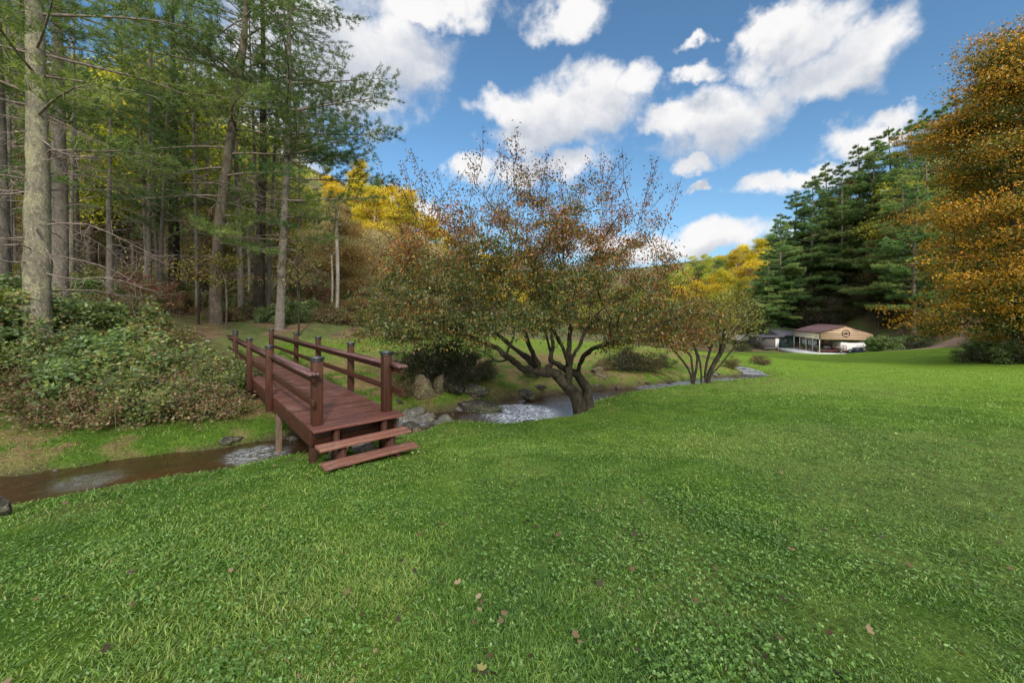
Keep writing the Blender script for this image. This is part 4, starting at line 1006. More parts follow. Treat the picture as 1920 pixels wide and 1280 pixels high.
# ------------------------------------------------------------------ shrubs and brambles
def shrub(seed, R, H, pal, n=2600, leaf=.06, stems=26, pale=.0, hollow=.0, mat='leaf', arch=.4):
    r = np.random.default_rng(seed); SN = []; SP = []; SR = []; nb = 0; pts_all = []
    for s in range(stems):
        a = r.uniform(0, 6.28); rr = R*math.sqrt(r.random()); b = np.array([math.cos(a)*rr*.35, math.sin(a)*rr*.35, -.05]); h = H*r.uniform(.35, 1.25)*(1-.35*(rr/R)**2)
        tip = np.array([math.cos(a)*rr, math.sin(a)*rr, h]); k = 7; pts = []
        for i in range(k):
            f = i/(k-1); p = b+(tip-b)*f; p[2] = b[2]+(h)*(math.sin(f*math.pi*(.5+arch*.5*r.random()))); p[:2] += r.normal(size=2)*.03; pts.append(p)
        SN.append(np.array(pts)); SP.append(np.array([-1]+list(range(nb, nb+k-1)))); SR.append(np.linspace(.010, .003, k)); nb += k; pts_all.append(np.array(pts))
        for w in range(5):
            j = r.integers(2, k); q = pts[j]; d = unit(r.normal(size=3)+np.array([0, 0, .2])); L = .3*H*r.random(); pl = [q, q+d*L*.5, q+d*L+np.array([0, 0, -.1*L])]
            SN.append(np.array(pl)); SP.append(np.array([-1, nb, nb+1])); SR.append(np.array([.005, .004, .002])); nb += 3; pts_all.append(np.array(pl))
    V, Q = chain_tubes(np.concatenate(SN), np.concatenate(SP), np.concatenate(SR), 5)
    sm = mesh_np('stems', V, Q, 4, None, M['twig_pale'] if pale else M['twig'], False, None, False)
    A = np.concatenate(pts_all); k = r.integers(0, len(A), n); P = A[k]+r.normal(size=(n, 3))*np.array([.08, .08, .05])*(.6+.5*R)
    P[:, 2] = np.maximum(P[:, 2], .02)
    cl = pick(pal, len(A), r, None, .1)[k]; c = np.where(r.random((n, 1)) < .6, cl, pick(pal, n, r))*(.7+.6*r.random((n, 1))); D = unit(r.normal(size=(n, 3))*np.array([1, 1, .45])+np.array([0, 0, -.1]))
    L = leaf*(.5+.9*r.random(n)); lm = leaves('foliage', P, D, L, L*.6, np.clip(c, .004, .9), M[mat], r, None, False)
    return sm, lm
GREENS = [(.14, .22, .07), (.20, .28, .09), (.10, .16, .05), (.26, .30, .09), (.18, .25, .14)]
DRYS = [(.20, .12, .07), (.24, .15, .09), (.15, .19, .06), (.13, .17, .055), (.28, .20, .12)]
MIXD = GREENS+[(.20, .15, .08), (.30, .25, .09), (.26, .30, .10)]
SH = {'green': shrub(301, 1.1, 1.1, MIXD, 5200, .075, 30), 'leafy': shrub(302, 1.0, 1.0, GREENS+[(.17, .25, .12)], 4600, .095, 26),
      'dry': shrub(303, 1.1, .8, DRYS, 5200, .065, 34, pale=0, arch=.9), 'dark': shrub(304, 1.2, 1.0, [(.05, .07, .03), (.07, .09, .035), (.10, .08, .05), (.04, .05, .03)], 6500, .065, 36, arch=.8),
      'yellowish': shrub(305, 1.0, 1.2, [(.22, .22, .06), (.17, .19, .06), (.25, .17, .06), (.13, .16, .05)], 4200, .075, 26),
      'red': shrub(306, .9, 1.6, [(.22, .08, .06), (.28, .12, .08), (.17, .12, .06), (.13, .14, .05)], 2600, .075, 20),
      'cheery': shrub(307, .9, 1.0, [(.14, .20, .06), (.18, .24, .08), (.10, .15, .05), (.06, .10, .04)], 5000, .06, 26)}
def bush(kind, name, label, P, s=1, rz=0, group=None, sink=.0, cat='shrub', sz=None):
    x, y = P[0], P[1]; t = thing(name, label, cat, (x, y, gz(x, y)-sink), rz, group, s if sz is None else (s, s, sz))
    part('stems', SH[kind][0], t); part('foliage', SH[kind][1], t); return t
R1 = random.Random(21)
# bramble bank at the left
BR = [(30, 770, 7.9, 'dry', .9), (110, 790, 7.7, 'dry', .95), (205, 790, 7.7, 'dry', .9), (300, 780, 7.9, 'green', .8), (385, 760, 8.2, 'dry', .85), (60, 730, 8.4, 'green', 1.0), (160, 730, 8.4, 'leafy', 1.0), (260, 730, 8.5, 'green', 1.0),
      (350, 715, 8.8, 'dry', 1.1), (415, 720, 9.2, 'green', .75), (20, 670, 9.1, 'leafy', 1.1), (110, 670, 9.2, 'green', 1.2), (210, 665, 9.4, 'leafy', 1.15), (300, 665, 9.6, 'green', 1.15), (370, 670, 9.9, 'dry', 1.1), (420, 690, 10.3, 'green', .8),
      (60, 620, 10.2, 'green', 1.1), (150, 620, 10.4, 'leafy', 1.2), (230, 615, 10.8, 'green', 1.3), (310, 620, 11.3, 'yellowish', .9), (370, 635, 11.7, 'dry', .8), (-60, 700, 8.6, 'green', 1.2), (-90, 770, 7.8, 'leafy', .9), (-60, 640, 9.6, 'leafy', 1.2), (462, 725, 9.4, 'dark', .42), (455, 700, 10.2, 'leafy', .55)]
KW = {'dry': 'dry twiggy bramble with pale stems', 'green': 'tangled green bramble with some dry leaves', 'leafy': 'broad leaved fresh green bramble', 'dark': 'dark dense bramble', 'yellowish': 'yellowish green bramble'}
for u, v, D, k, s in BR:
    row = 'along the creekside grass strip' if D < 8 else ('midway up the left bank' if D < 9.3 else 'atop the bank before the pines')
    bush(k, 'bramble_bush', KW[k]+' '+row, at(u, v, D), s*R1.uniform(.9, 1.1), R1.uniform(0, 6), 'brambles '+row+' ('+k+')', .1)
# bushes across the creek
for k, (u, v, D, a, b, c_, mt, lb) in enumerate([(775, 762, 9.9, .34, .28, .26, 'rock_grey', 'craggy grey rock below the left tan boulder'), (806, 764, 9.8, .30, .26, .20, 'rock_grey', 'craggy grey rock below the right tan boulder'),
        (838, 772, 9.6, .34, .24, .20, 'rock_grey', 'blue grey rock in the stone cluster, second from its right end'), (770, 778, 9.0, .26, .22, .18, 'rock_dark', 'dark wet rock at the left end of the stone cluster'), (812, 786, 8.9, .26, .18, .14, 'rock_dark', 'dark wet rock in front of the stone cluster'),
        (880, 776, 9.7, .3, .2, .1, 'rock_dark', 'low dark rock between the cluster and the riffle'), (850, 752, 10.9, .5, .28, .16, 'rock_dark', 'dark slab under the bush between the tan boulders and the ledge')]):
    rock(u, v, D, a, b, c_, mt, lb, 400+k, .22, None)
for k, (u, v, D, kk, sc, lb) in enumerate([(775, 712, 11.6, 'green', .55, 'tangled weeds behind the tan boulders left of the dark bush'), (905, 728, 12.4, 'dark', .5, 'dark weeds hanging over the right end of the ledge'), (845, 748, 11.0, 'dark', .45, 'low dark weeds between the tan boulders and the ledge stone'),
                       (760, 735, 10.4, 'dry', .45, 'dry weeds at the end of the lower railing'), (1005, 735, 13.2, 'green', .4, 'small weed tuft above the brown pool'), (1135, 712, 15.6, 'dry', .5, 'dry weeds beside the pinkish stone'), (1250, 700, 17.5, 'cheery', .6, 'fresh green weeds left of the second tree clump')]):
    bush(kk, 'weed_clump', lb, at(u, v, D), sc, k, None, 0, 'weeds')
b1 = at(800, 720, 11.9); b2 = at(868, 715, 12.0)
bush('dark', 'bank_bush', 'dark round bush overhanging the tan boulders beyond the bridge end', b1, 1.1, .3, None, -.1)
bush('cheery', 'bank_bush', 'bush with bright green leaves beside the dark round bush on the far bank', at(866, 700, 12.6), 1.15, 1.1, None, -.15)
bush('dark', 'bank_bush', 'low dark bush hanging over the ledge under the bright green bush', at(880, 730, 11.8), .7, 2.1, None, -.1)
bush('dark', 'bank_bush', 'grey green shrub with pale twigs on the bank right of the leaning trunk', at(1165, 700, 16.0), .85, .7, None, 0)
bush('dry', 'bank_bush', 'dry twiggy shrub beside the grey green shrub above the creek', at(1205, 698, 16.2), .9, .9, None, 0)
bush('dry', 'small_bush', 'small dark round bush on the lawn right of the second creek tree', at(1378, 706, 17.5), .35, .2, None, 0)
bush('dry', 'small_bush', 'low straggly plant with dry stems at the distant creek bend', at(1425, 672, 25), .7, .2, None, 0)
bush('yellowish', 'small_bush', 'small golden yellow bush at the foot of the second creek tree', at(1372, 692, 19.5), .5, .2, None, 0)

# ------------------------------------------------------------------ pines and other trees at the left
def tz(x, y): return gz(x, y)-.15
PN = ('trunk', 'branches', 'crown')
PG = ((.115, .175, .055), (.14, .20, .065), (.08, .135, .05), (.18, .23, .07))
def key_pine(name, label, u, D, v_list, base_r, H, crown0, R, seed, bark, **kw):
    """trunk follows image-like positions given as (u, v) at distance D"""
    x0 = (u-HU)/F*D; z0 = tz(x0, D)
    tr = [(0, 0, 0)]
    for uu, vv in v_list: q = at(uu, vv, D); tr.append((q.x-x0, kw.get('dy', 0)*(q.z-z0), q.z-z0))
    last = tr[-1]; prev = tr[-2]; dzz = last[2]-prev[2]; sx = (last[0]-prev[0])/dzz*.4
    while tr[-1][2] < H-2: tr.append((tr[-1][0]+sx*2, tr[-1][1], tr[-1][2]+2))
    tr.append((tr[-1][0], tr[-1][1], H)); kw.pop('dy', None)
    ms = pine(seed, H, R, crown0, base_r, PG, trunk=np.array(resample(tr, 5)), bark=bark, **kw)
    return plant(name, label, 'tree', ms, PN, (x0, D, z0))
key_pine('pine_tree', 'thick lichen covered pale trunk, largest of the pines at the left edge', 70, 9.0, [(70, 560), (72, 400), (70, 250), (66, 100), (64, 0)], .255, 17, 6.6, 3.6, 401, 'bark_lichen', dead=34, dead_len=2.6,
         boughs=[(4.6, 2.7, 2.0, .02), (5.2, .3, 2.6, -.02), (6.0, -.5, 3.0, .0)])
key_pine('pine_tree', 'grey pine trunk standing close behind the thick lichen covered one', 112, 13.5, [(112, 400), (110, 200), (106, 0)], .24, 20, 8.5, 3.6, 402, 'bark_grey', dead=26, dead_len=2.6, boughs=[(6.5, -.4, 3.0, 0)])
key_pine('pine_tree', 'grey trunk cut by the left edge of the photo', -2, 10.5, [(-3, 400), (-8, 200), (-12, 0)], .24, 16, 6, 3.3, 403, 'bark_grey', dead=20, dead_len=2.0, boughs=[(4.0, .2, 1.8, 0), (3.2, -1.0, 2.2, 0)])
key_pine('pine_tree', 'tall dark pine with leaning trunk and long boughs, just left of the bridge far end', 404, 16.5, [(405, 520), (412, 420), (424, 320), (436, 230), (452, 120), (462, 0)], .245, 21, 9.5, 5.2, 404, 'bark_brown', dead=22, dead_len=2.6,
         boughs=[(4.6, .1, 3.2, .05), (4.0, -.9, 3.4, .0), (5.4, -2.4, 3.2, 0), (6.2, -.3, 4.4, .12), (7.1, .15, 5.2, .22), (7.4, -2.8, 4.6, .05), (8.2, .5, 5.0, .2), (8.6, -1.0, 4.4, .1), (9.2, 3.0, 4.6, .1), (3.4, -.4, 3.0, .02), (6.6, 3.3, 4.0, 0)])
key_pine('pine_tree', 'dark forked trunk behind the middle of the bridge railings', 485, 18.5, [(487, 480), (492, 350), (494, 200), (492, 0)], .24, 21, 9, 3.8, 405, 'bark_dark', dead=22, boughs=[(5.5, .0, 3.0, 0), (4.8, -1.2, 3.0, 0)])
key_pine('pine_tree', 'slim pale grey pine trunk, rightmost of the big pines by the meadow', 524, 17.0, [(529, 500), (536, 350), (541, 200), (542, 0)], .19, 22, 8, 4.8, 406, 'bark_grey', dead=26, dead_len=3,
         boughs=[(5.2, -.5, 3.2, .02), (6.0, -.2, 4.0, .05), (7.0, .2, 4.4, .12), (8.0, -.3, 4.6, .2), (9.0, .3, 4.5, .2), (10, 0, 4.2, .25), (11.2, .1, 4.4, .2), (4.2, -.2, 2.8, 0)], top_bare=1)
key_pine('pine_tree', 'dark upright pine trunk behind the brambles, left of the leaning pine', 327, 20, [(326, 450), (325, 250), (322, 0)], .25, 22, 8, 4.2, 407, 'bark_dark', dead=26, boughs=[(4.6, -1.0, 3.4, 0), (5.4, -.3, 3.2, 0), (6.4, -2, 3.4, 0)])
key_pine('pine_tree', 'peeling grey snag between the thick pine and the dark upright pine', 205, 15.5, [(206, 480), (204, 400), (206, 300)], .13, 9, 7, 1.6, 408, 'bark_grey', dead=16)
key_pine('pine_tree', 'pale trunk high behind the peeling snag', 218, 24, [(218, 400), (222, 250), (226, 60)], .2, 22, 8, 3.8, 409, 'bark_grey', dead=26, boughs=[(5.0, -1.0, 3.4, 0)])
# big dry twiggy boughs come with dead branches above; thin stems:
def sapling(seed, H, r0, pal, leaf=.1, n=500, bark='bark_brown', R=1.2, c0=.5):
    return decid(seed, H, R, H*c0, pal, nT=26, leaves_per=n//26, leaf=leaf, base_r=r0, spread=.25, bark=bark)
AUT = [(.20, .19, .05), (.30, .25, .05), (.13, .15, .045), (.24, .13, .05)]
SAPS = [(560, 605, 16.5, 'thin dark sapling in the meadow edge right of the slim pale pine', 4.6, .04, 'bark_dark'), (632, 592, 20, 'slender white barked sapling right of the thin dark sapling', 7.5, .09, 'bark_white'),
        (622, 590, 20.6, 'second thinner white stem leaning beside the white barked sapling', 5.0, .05, 'bark_white'), (424, 602, 15.6, 'small leafy sapling right beside the leaning dark pine', 3.2, .035, 'bark_brown'),
        (466, 590, 22, 'thin pale stem between the leaning pine and the forked trunk', 6.5, .07, 'bark_white'), (372, 590, 15.5, 'thin black leaning sapling left of the leaning pine', 3.4, .05, 'bark_dark'), (300, 580, 19, 'thin dark stem left of the dark upright pine', 8, .08, 'bark_dark')]
for i, (u, v, D, lb, H, r0, bk) in enumerate(SAPS):
    q = at(u, v, D); ms = sapling(420+i, H, r0, AUT, .09, 700, bk); plant('sapling', lb, 'tree', ms, ('trunk', 'crown'), (q.x, q.y, tz(q.x, q.y)), i)

YG = [(.34, .40, .06), (.52, .51, .06), (.70, .58, .06), (.24, .31, .06), (.42, .43, .07)]
GR = [(.18, .26, .06), (.20, .27, .06), (.12, .18, .05), (.27, .31, .07)]
YL = [(.80, .58, .03), (.85, .64, .05), (.68, .50, .03), (.52, .45, .05), (.76, .48, .03)]
OB = [(.38, .21, .08), (.33, .25, .09), (.44, .28, .11), (.27, .23, .09), (.32, .17, .09)]
GB = [(.46, .40, .22), (.54, .42, .28), (.36, .37, .16), (.54, .33, .22), (.50, .48, .20)]
DV = {'yg': [decid(501, 14, 4.2, 3.2, YG, 170, 60, .22, .17, .6), decid(502, 15, 4.0, 4, YG, 170, 60, .22, .17, .6)],
      'gr': [decid(503, 13, 4.2, 2.6, GR, 170, 60, .22, .16, .6)],
      'yl': [decid(504, 13, 4.4, 2.5, YL, 170, 64, .26, .17, .6, bark='bark_white'), decid(505, 14, 4.0, 3, YL[:3]+[(.36, .34, .06)], 170, 60, .26, .17, .6, bark='bark_white')],
      'ob': [decid(506, 10, 3.6, 2, OB, 150, 50, .2, .13, .6)],
      'gb': [decid(507, 9, 3.2, 1.5, GB, 190, 22, .17, .12, .6, bark='bark_white')]}
def dtree(kind, label, x, y, s=1, group=None, k=0, name='broadleaf_tree', rz=None, z=None):
    ms = DV[kind][k % len(DV[kind])]
    return plant(name, label, 'tree', ms, ('trunk', 'crown'), (x, y, tz(x, y) if z is None else z), R1.uniform(0, 6.28) if rz is None else rz, s, group)
PINEV = [pine(601, 19, 3.8, 5.0, .22, PG, dead=16, dens=.6, nl=.2, nw=.024, gap=1.0), pine(602, 21, 4.2, 4, .24, PG, dead=16, dens=.6, nl=.2, nw=.024, gap=1.0)]
def clear(x, y): return not (34.5 < x < 49.5 and 40 < y < 60) and not (34 < x < 46.5 and 40 < y < 73) and not (28 < x < 36 and 40 < y < 66 and x/y > .575)
# yellow-green wood behind the left pines
n_ = 0
for row, (y0, x0, x1, st) in enumerate([(24, -42, -21, 5.2), (31, -52, -19, 5.6), (40, -62, -23, 6.2), (52, -70, -29, 7)]):
    x = x0
    while x < x1:
        xx = x+R1.uniform(-1, 1); yy = y0+R1.uniform(-2, 2); k = R1.choice(['yg', 'yg', 'gr', 'yg', 'ob'])
        dtree(k, {'yg': 'yellow green broadleaf tree deep in the wood behind the left pines', 'gr': 'dull green broadleaf tree deep in the wood behind the left pines', 'ob': 'brownish broadleaf tree deep in the wood behind the left pines'}[k], xx, yy, R1.uniform(.8, 1.15), 'broadleaf trees in the left wood ('+k+')', n_)
        n_ += 1; x += st
for (x, y, s, k) in [(-24, 17.5, .8, 0), (-30, 22, .95, 1), (-20.5, 24, .85, 0), (-26, 30, .9, 1), (-17, 28, .8, 1), (-36, 28, 1, 0), (-19, 33, .85, 0), (-32, 16, .8, 1)]:
    plant('pine_tree', 'tall pine with grey trunk inside the left wood', 'tree', PINEV[k], PN, (x, y, tz(x, y)), R1.uniform(0, 6), s, 'pines inside the left wood')
for i in range(66):
    y = R1.uniform(20.5, 44); x = -R1.uniform(11+(y-20)*.5, 15+y*.95); k = R1.choice(['yg', 'gr', 'gb', 'ob', 'gb', 'yg', 'gr'])
    dtree(k, {'yg': 'small yellow green', 'gr': 'small green', 'gb': 'small bare grey brown', 'ob': 'small orange brown'}[k]+' tree of the lower storey in the left wood', x, y, R1.uniform(.4, .72), 'lower storey trees in the left wood ('+k+')', i)
for i in range(30):
    y = R1.uniform(17.5, 27); x = -R1.uniform(11+(y-18)*.3, 14+y*.9)
    plant('pine_tree', 'slim pine trunk inside the left wood', 'tree', PINEV[i % 2], PN, (x, y, tz(x, y)), R1.uniform(0, 6), (.42, .42, R1.uniform(.75, 1.0)), 'slim pines inside the left wood', (R1.uniform(-.03, .03), R1.uniform(-.05, .05)))
# low growth under the left wood and along the meadow edge
for i in range(120):
    x = R1.uniform(-26, -5.5); y = 17.6+R1.uniform(0, 8)+max(0, (x+12)*.35)+(x < -14)*R1.uniform(-4, 0)
    k = R1.choice(['green', 'yellowish', 'dry', 'red', 'leafy', 'yellowish', 'cheery'])
    bush(k, 'undergrowth_bush', {'green': 'tangled green', 'yellowish': 'yellowish', 'dry': 'dry brown', 'red': 'reddish', 'leafy': 'leafy green', 'cheery': 'fresh green', 'dark': 'dark'}[k]+' bush of undergrowth among the pine trunks behind the meadow', (x, y), R1.uniform(.6, 1.15), R1.uniform(0, 6), 'undergrowth at the foot of the left pines ('+k+')', .1)
# slope in the middle left: greyish brown thicket, then yellow trees on the ridge
for i in range(66):
    y = R1.uniform(23, 60); f = (y-24)/36; x = R1.uniform(-15-f*13, -5+f*0)+(-.0); k = R1.choice(['gb', 'gb', 'ob', 'gb', 'ob', 'gb', 'yl' if y > 45 else 'gb'])
    dtree(k, {'gb': 'bare grey brown tree of the thicket on the slope behind the meadow', 'ob': 'orange brown tree on the slope behind the meadow', 'gr': 'small green tree on the slope behind the meadow', 'yl': 'small golden tree on the slope behind the meadow'}[k], x, y, R1.uniform(.42, .7), 'trees on the slope behind the meadow ('+k+')', i)
for (u, D, vtop, k, lb) in [(690, 62, 345, 0, 'bright yellow tree on the ridge at the edge of the pines'), (665, 70, 335, 1, 'yellow green tree top showing between pine boughs on the ridge'), (725, 68, 372, 1, 'yellow tree left of the white limbed one on the ridge'),
                             (762, 60, 350, 0, 'golden tree with bare white limbs standing out on the ridge'), (800, 70, 400, 1, 'small golden tree right of the white limbed tree on the ridge'), (835, 75, 440, 0, 'low golden tree behind the left side of the leaning tree'), (870, 80, 455, 1, 'golden tree top glimpsed through the leaning tree, further left'), (915, 85, 470, 0, 'golden tree glimpsed through the middle of the leaning tree'),
                             (960, 88, 490, 1, 'far yellow tree directly behind the leaning tree trunk'), (1010, 92, 505, 0, 'far yellow tree right behind the leaning tree crown')]:
    x = (u-HU)/F*D; zt = CH+(HV-vtop)/F*D; g0 = tz(x, D); h = max(5, zt-g0); base = 13.5; s = min(1.5, h/base)
    dtree('yl', lb, x, D, s, None, k, z=max(g0, zt-h) if h/base <= 1.5 else zt-base*1.5)
for i in range(24):
    y = R1.uniform(55, 120); x = R1.uniform(-45, 12)*(y/90); k = R1.choice(['yg', 'ob', 'yl', 'yl', 'gr'])
    dtree(k, {'yg': 'far yellow green tree on the hillside', 'ob': 'far orange brown tree on the hillside', 'yl': 'far golden tree on the hillside', 'gr': 'far dull green tree on the hillside'}[k]+' behind the leaning tree', x, y, R1.uniform(.6, .85), 'far trees on the hillside behind the leaning tree ('+k+')', i)

# ------------------------------------------------------------------ right side: pines, maple, golden hill
PR = ((.15, .25, .095), (.19, .29, .11), (.11, .18, .075), (.26, .33, .13))
PV2 = [pine(611, 20, 5.6, 1.5, .25, PR, dead=6, dens=1.0, nl=.36, nw=.055, gap=.62), pine(612, 22, 5.4, 2.5, .25, PR, dead=6, dens=1.0, nl=.36, nw=.055, gap=.66), pine(613, 21, 5.2, 4.5, .25, PR, dead=20, dens=1.0, nl=.36, nw=.055, gap=.75)]
RP_ = [(1440, 62, 470), (1462, 60, 400), (1490, 66, 355), (1520, 60, 330), (1550, 66, 305), (1580, 60, 300), (1610, 66, 270), (1640, 60, 255), (1672, 66, 235), (1705, 58, 225), (1735, 66, 205), (1765, 60, 195), (1790, 66, 180), (1560, 55, 390), (1500, 55, 440), (1630, 54, 330), (1690, 52, 300), (1740, 52, 270), (1655, 49, 360), (1830, 60, 170), (1425, 68, 500), (1590, 51, 420), (1860, 52, 120), (1715, 47, 340)]
for i, (u, D, vt) in enumerate(RP_):
    if u < 1670 and D < 62: D += 62-D+(62-D)*.4
    x = (u-HU)/F*D; zt = CH+(HV-vt)/F*D; g0 = tz(x, D); h = zt-g0
    k = i % 3; hh = (20, 22, 21)[k]; s = min(max(h/hh, .45), 1.5)
    side = 'near the carport' if u < 1560 else ('in the middle of the right slope' if u < 1680 else 'left of the orange maple')
    plant('pine_tree', 'blue green pine '+('in front, ' if D < 56 else 'in back, ')+side, 'tree', PV2[k], PN, (x, D, g0), R1.uniform(0, 6), (s*R1.uniform(.85, 1.2), s*R1.uniform(.85, 1.2), s), 'blue green pines '+side+(' front' if D < 56 else ' back'))
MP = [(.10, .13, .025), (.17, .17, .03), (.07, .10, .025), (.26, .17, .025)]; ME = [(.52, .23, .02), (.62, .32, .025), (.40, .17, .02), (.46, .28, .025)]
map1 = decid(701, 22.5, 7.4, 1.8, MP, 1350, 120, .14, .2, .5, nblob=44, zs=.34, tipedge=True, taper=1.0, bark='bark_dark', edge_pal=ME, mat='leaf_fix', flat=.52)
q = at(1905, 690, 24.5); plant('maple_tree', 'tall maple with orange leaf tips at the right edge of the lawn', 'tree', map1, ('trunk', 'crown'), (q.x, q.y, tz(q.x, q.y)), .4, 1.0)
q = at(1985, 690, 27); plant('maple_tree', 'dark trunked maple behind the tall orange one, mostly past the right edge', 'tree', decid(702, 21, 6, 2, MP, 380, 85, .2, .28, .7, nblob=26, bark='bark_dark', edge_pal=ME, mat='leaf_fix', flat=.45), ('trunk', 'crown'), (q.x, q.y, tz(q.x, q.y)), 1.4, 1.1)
q = at(1900, 665, 29); plant('broadleaf_tree', 'green under-storey tree standing behind the orange maple', 'tree', DV['gr'][0], ('trunk', 'crown'), (q.x, q.y, tz(q.x, q.y)), 2, .8)
for i, (u, D, vt) in enumerate([(1600, 64, 420), (1545, 68, 430), (1650, 63, 400), (1700, 55, 330), (1730, 52, 380), (1672, 56, 430), (1585, 66, 350), (1625, 66, 320), (1760, 56, 280), (1520, 70, 440), (1710, 62, 300), (1475, 72, 470), (1685, 64, 370)]):
    x = (u-HU)/F*D; zt = CH+(HV-vt)/F*D; g0 = tz(x, D); k = ['gb', 'ob', 'gb', 'yg', 'gb', 'ob'][i % 6]; h = zt-g0; s = min(1.6, h/(9 if k == 'gb' else 10 if k == 'ob' else 14))
    dtree(k, {'gb': 'bare pale twigged tree', 'ob': 'orange brown tree', 'yg': 'yellow green tree'}[k]+' standing among the blue green pines', x, D, s, 'broadleaf trees among the right pines ('+k+')', i, z=zt-s*(9 if k == 'gb' else 10 if k == 'ob' else 14) if s >= 1.6 else g0)
# dark understorey on the right slope
DK = [(.07, .085, .035), (.10, .10, .05), (.05, .06, .03), (.12, .10, .07), (.15, .12, .05)]
du = [decid(711, 9, 3.4, 1.0, DK, 150, 46, .2, .12, .65, bark='bark_grey'), decid(712, 8, 3.2, .8, [(.12, .10, .085), (.15, .13, .1), (.09, .09, .06), (.17, .13, .06)], 170, 24, .16, .1, .6, bark='bark_grey')]
for i in range(90):
    u = R1.uniform(1430, 1960); D = R1.uniform(57, 68) if u < 1660 else R1.uniform(44, 58)
    x = (u-HU)/F*D
    if min(np.hypot(PATH[:, 0]-x, PATH[:, 1]-D)) < 3.2 or not clear(x, D): continue
    k = i % 2
    plant('understorey_tree', ('small dark leafy tree' if k == 0 else 'small bare twiggy grey tree')+' under the pines on the right slope', 'tree', du[k], ('trunk', 'crown'), (x, D, tz(x, D)), R1.uniform(0, 6), R1.uniform(.55, 1.0), 'small trees under the right pines ('+('leafy' if k == 0 else 'bare')+')')
for i in range(46):
    x = R1.uniform(47, 66); D = R1.uniform(50, 66)
    if not clear(x, D): continue
    k = i % 2; plant('understorey_tree', ('small dark leafy tree' if k == 0 else 'small bare twiggy grey tree')+' on the slope right behind the carport', 'tree', du[k], ('trunk', 'crown'), (x, D, tz(x, D)), R1.uniform(0, 6), R1.uniform(.5, .85), 'small trees behind the carport ('+('leafy' if k == 0 else 'bare')+')')
for i in range(40):
    u = R1.uniform(1640, 1960); D = R1.uniform(31, 44) if u > 1760 else R1.uniform(42, 47); x = (u-HU)/F*D
    if min(np.hypot(PATH[:, 0]-x, PATH[:, 1]-D)) < 2.6 or x < 39.5: continue
    k = R1.choice(['dark', 'dark', 'green', 'leafy'])
    if 1685 < u < 1850 and D < 43.5: continue
    bush(k, 'undergrowth_bush', {'green': 'tangled green', 'leafy': 'leafy green', 'dark': 'dark'}[k]+' bush at the wood edge near the path', (x, D), R1.uniform(.9, 1.8), R1.uniform(0, 6), 'undergrowth along the right wood edge ('+k+')', .1)
for i in range(16):
    D = R1.uniform(23, 30); u = R1.uniform(1830, 2000); x = (u-HU)/F*D; k = R1.choice(['dark', 'green', 'leafy'])
    if x < 31.5: x += 2.5
    bush(k, 'undergrowth_bush', {'green': 'tangled green', 'leafy': 'leafy green', 'dark': 'dark'}[k]+' bush around the foot of the orange maple', (x, D), R1.uniform(.7, 1.2), R1.uniform(0, 6), 'undergrowth under the orange maple ('+k+')', .1)
for i in range(26):
    u = R1.uniform(1000, 1330); D = R1.uniform(150, 205); x = (u-HU)/F*D; k = R1.choice(['yg', 'gr', 'ob', 'yl', 'yg', 'gr'])
    dtree(k, {'yg': 'yellow green', 'gr': 'dull green', 'ob': 'brownish', 'yl': 'golden'}[k]+' tree on the farthest ridge', x, D, R1.uniform(.7, 1.0), 'trees on the farthest ridge ('+k+')', i)
# golden trees on the far hill
for i, (u, D, vt) in enumerate([(1445, 120, 440), (1425, 118, 452), (1402, 122, 462), (1380, 120, 470), (1358, 125, 482), (1335, 122, 490), (1310, 128, 498), (1290, 126, 512), (1435, 105, 475), (1410, 104, 492), (1385, 106, 505), (1360, 104, 512), (1335, 106, 520), (1395, 95, 525), (1350, 92, 538), (1310, 98, 530), (1425, 92, 515), (1440, 86, 540), (1375, 85, 550), (1270, 120, 522), (1245, 125, 530), (1280, 104, 540), (1250, 108, 548)]):
    x = (u-HU)/F*D; zt = CH+(HV-vt)/F*D; g0 = tz(x, D); s = .95
    k = 'yl' if i not in (0, 5, 6, 7, 18, 19, 20, 22) else ('yg' if i % 2 else 'gr')
    z = min(g0, zt-12*s); h = zt-g0
    if h > 12*s: s = min(1.9, h/13); z = g0
    dtree(k, {'yl': 'sunlit golden tree on the distant hill left of the pines', 'yg': 'yellow green tree on the distant hill left of the pines', 'gr': 'dull green tree on the distant hill left of the pines'}[k], x, D, s, 'trees on the distant golden hill ('+k+')', i, z=z)
for i in range(34):
    u = R1.uniform(990, 1440); D = R1.uniform(50, 110); x = (u-HU)/F*D; k = R1.choice(['ob', 'gb', 'yg', 'gr'])
    if not clear(x, D): continue
    dtree(k, {'ob': 'orange brown', 'gb': 'bare grey brown', 'yg': 'yellow green', 'gr': 'dull green'}[k]+' valley tree behind the second creek tree', x, D, R1.uniform(.5, .75), 'trees of the valley floor wood ('+k+')', i)

# ------------------------------------------------------------------ carport, sheds and what stands in them
M['roof_brown'] = surf_mat('roof_metal', (.17, .10, .11), (.14, .085, .095), 2, .42, .15, 3, attr=True)
M['panel_tan'] = surf_mat('panel_tan', (.52, .36, .25), (.47, .33, .23), 2, .5, attr=True)
M['panel_cream'] = surf_mat('panel_cream', (.74, .66, .54), (.68, .60, .49), 2, .5, attr=True)
M['white'] = surf_mat('white_paint', (.76, .77, .80), (.62, .64, .68), 4, .5)
M['metal_grey'] = surf_mat('galvanised', (.20, .24, .27), (.14, .17, .19), 6, .45, metal=.3)
M['dark_trim'] = surf_mat('dark_trim', (.045, .022, .020), None, 5, .5)
M['concrete'] = surf_mat('concrete', (.62, .64, .66), (.50, .52, .54), 3, .8)
M['board_grey'] = surf_mat('grey_boards', (.13, .12, .115), (.075, .07, .07), 6, .9, stretch=(6, 6, .6))
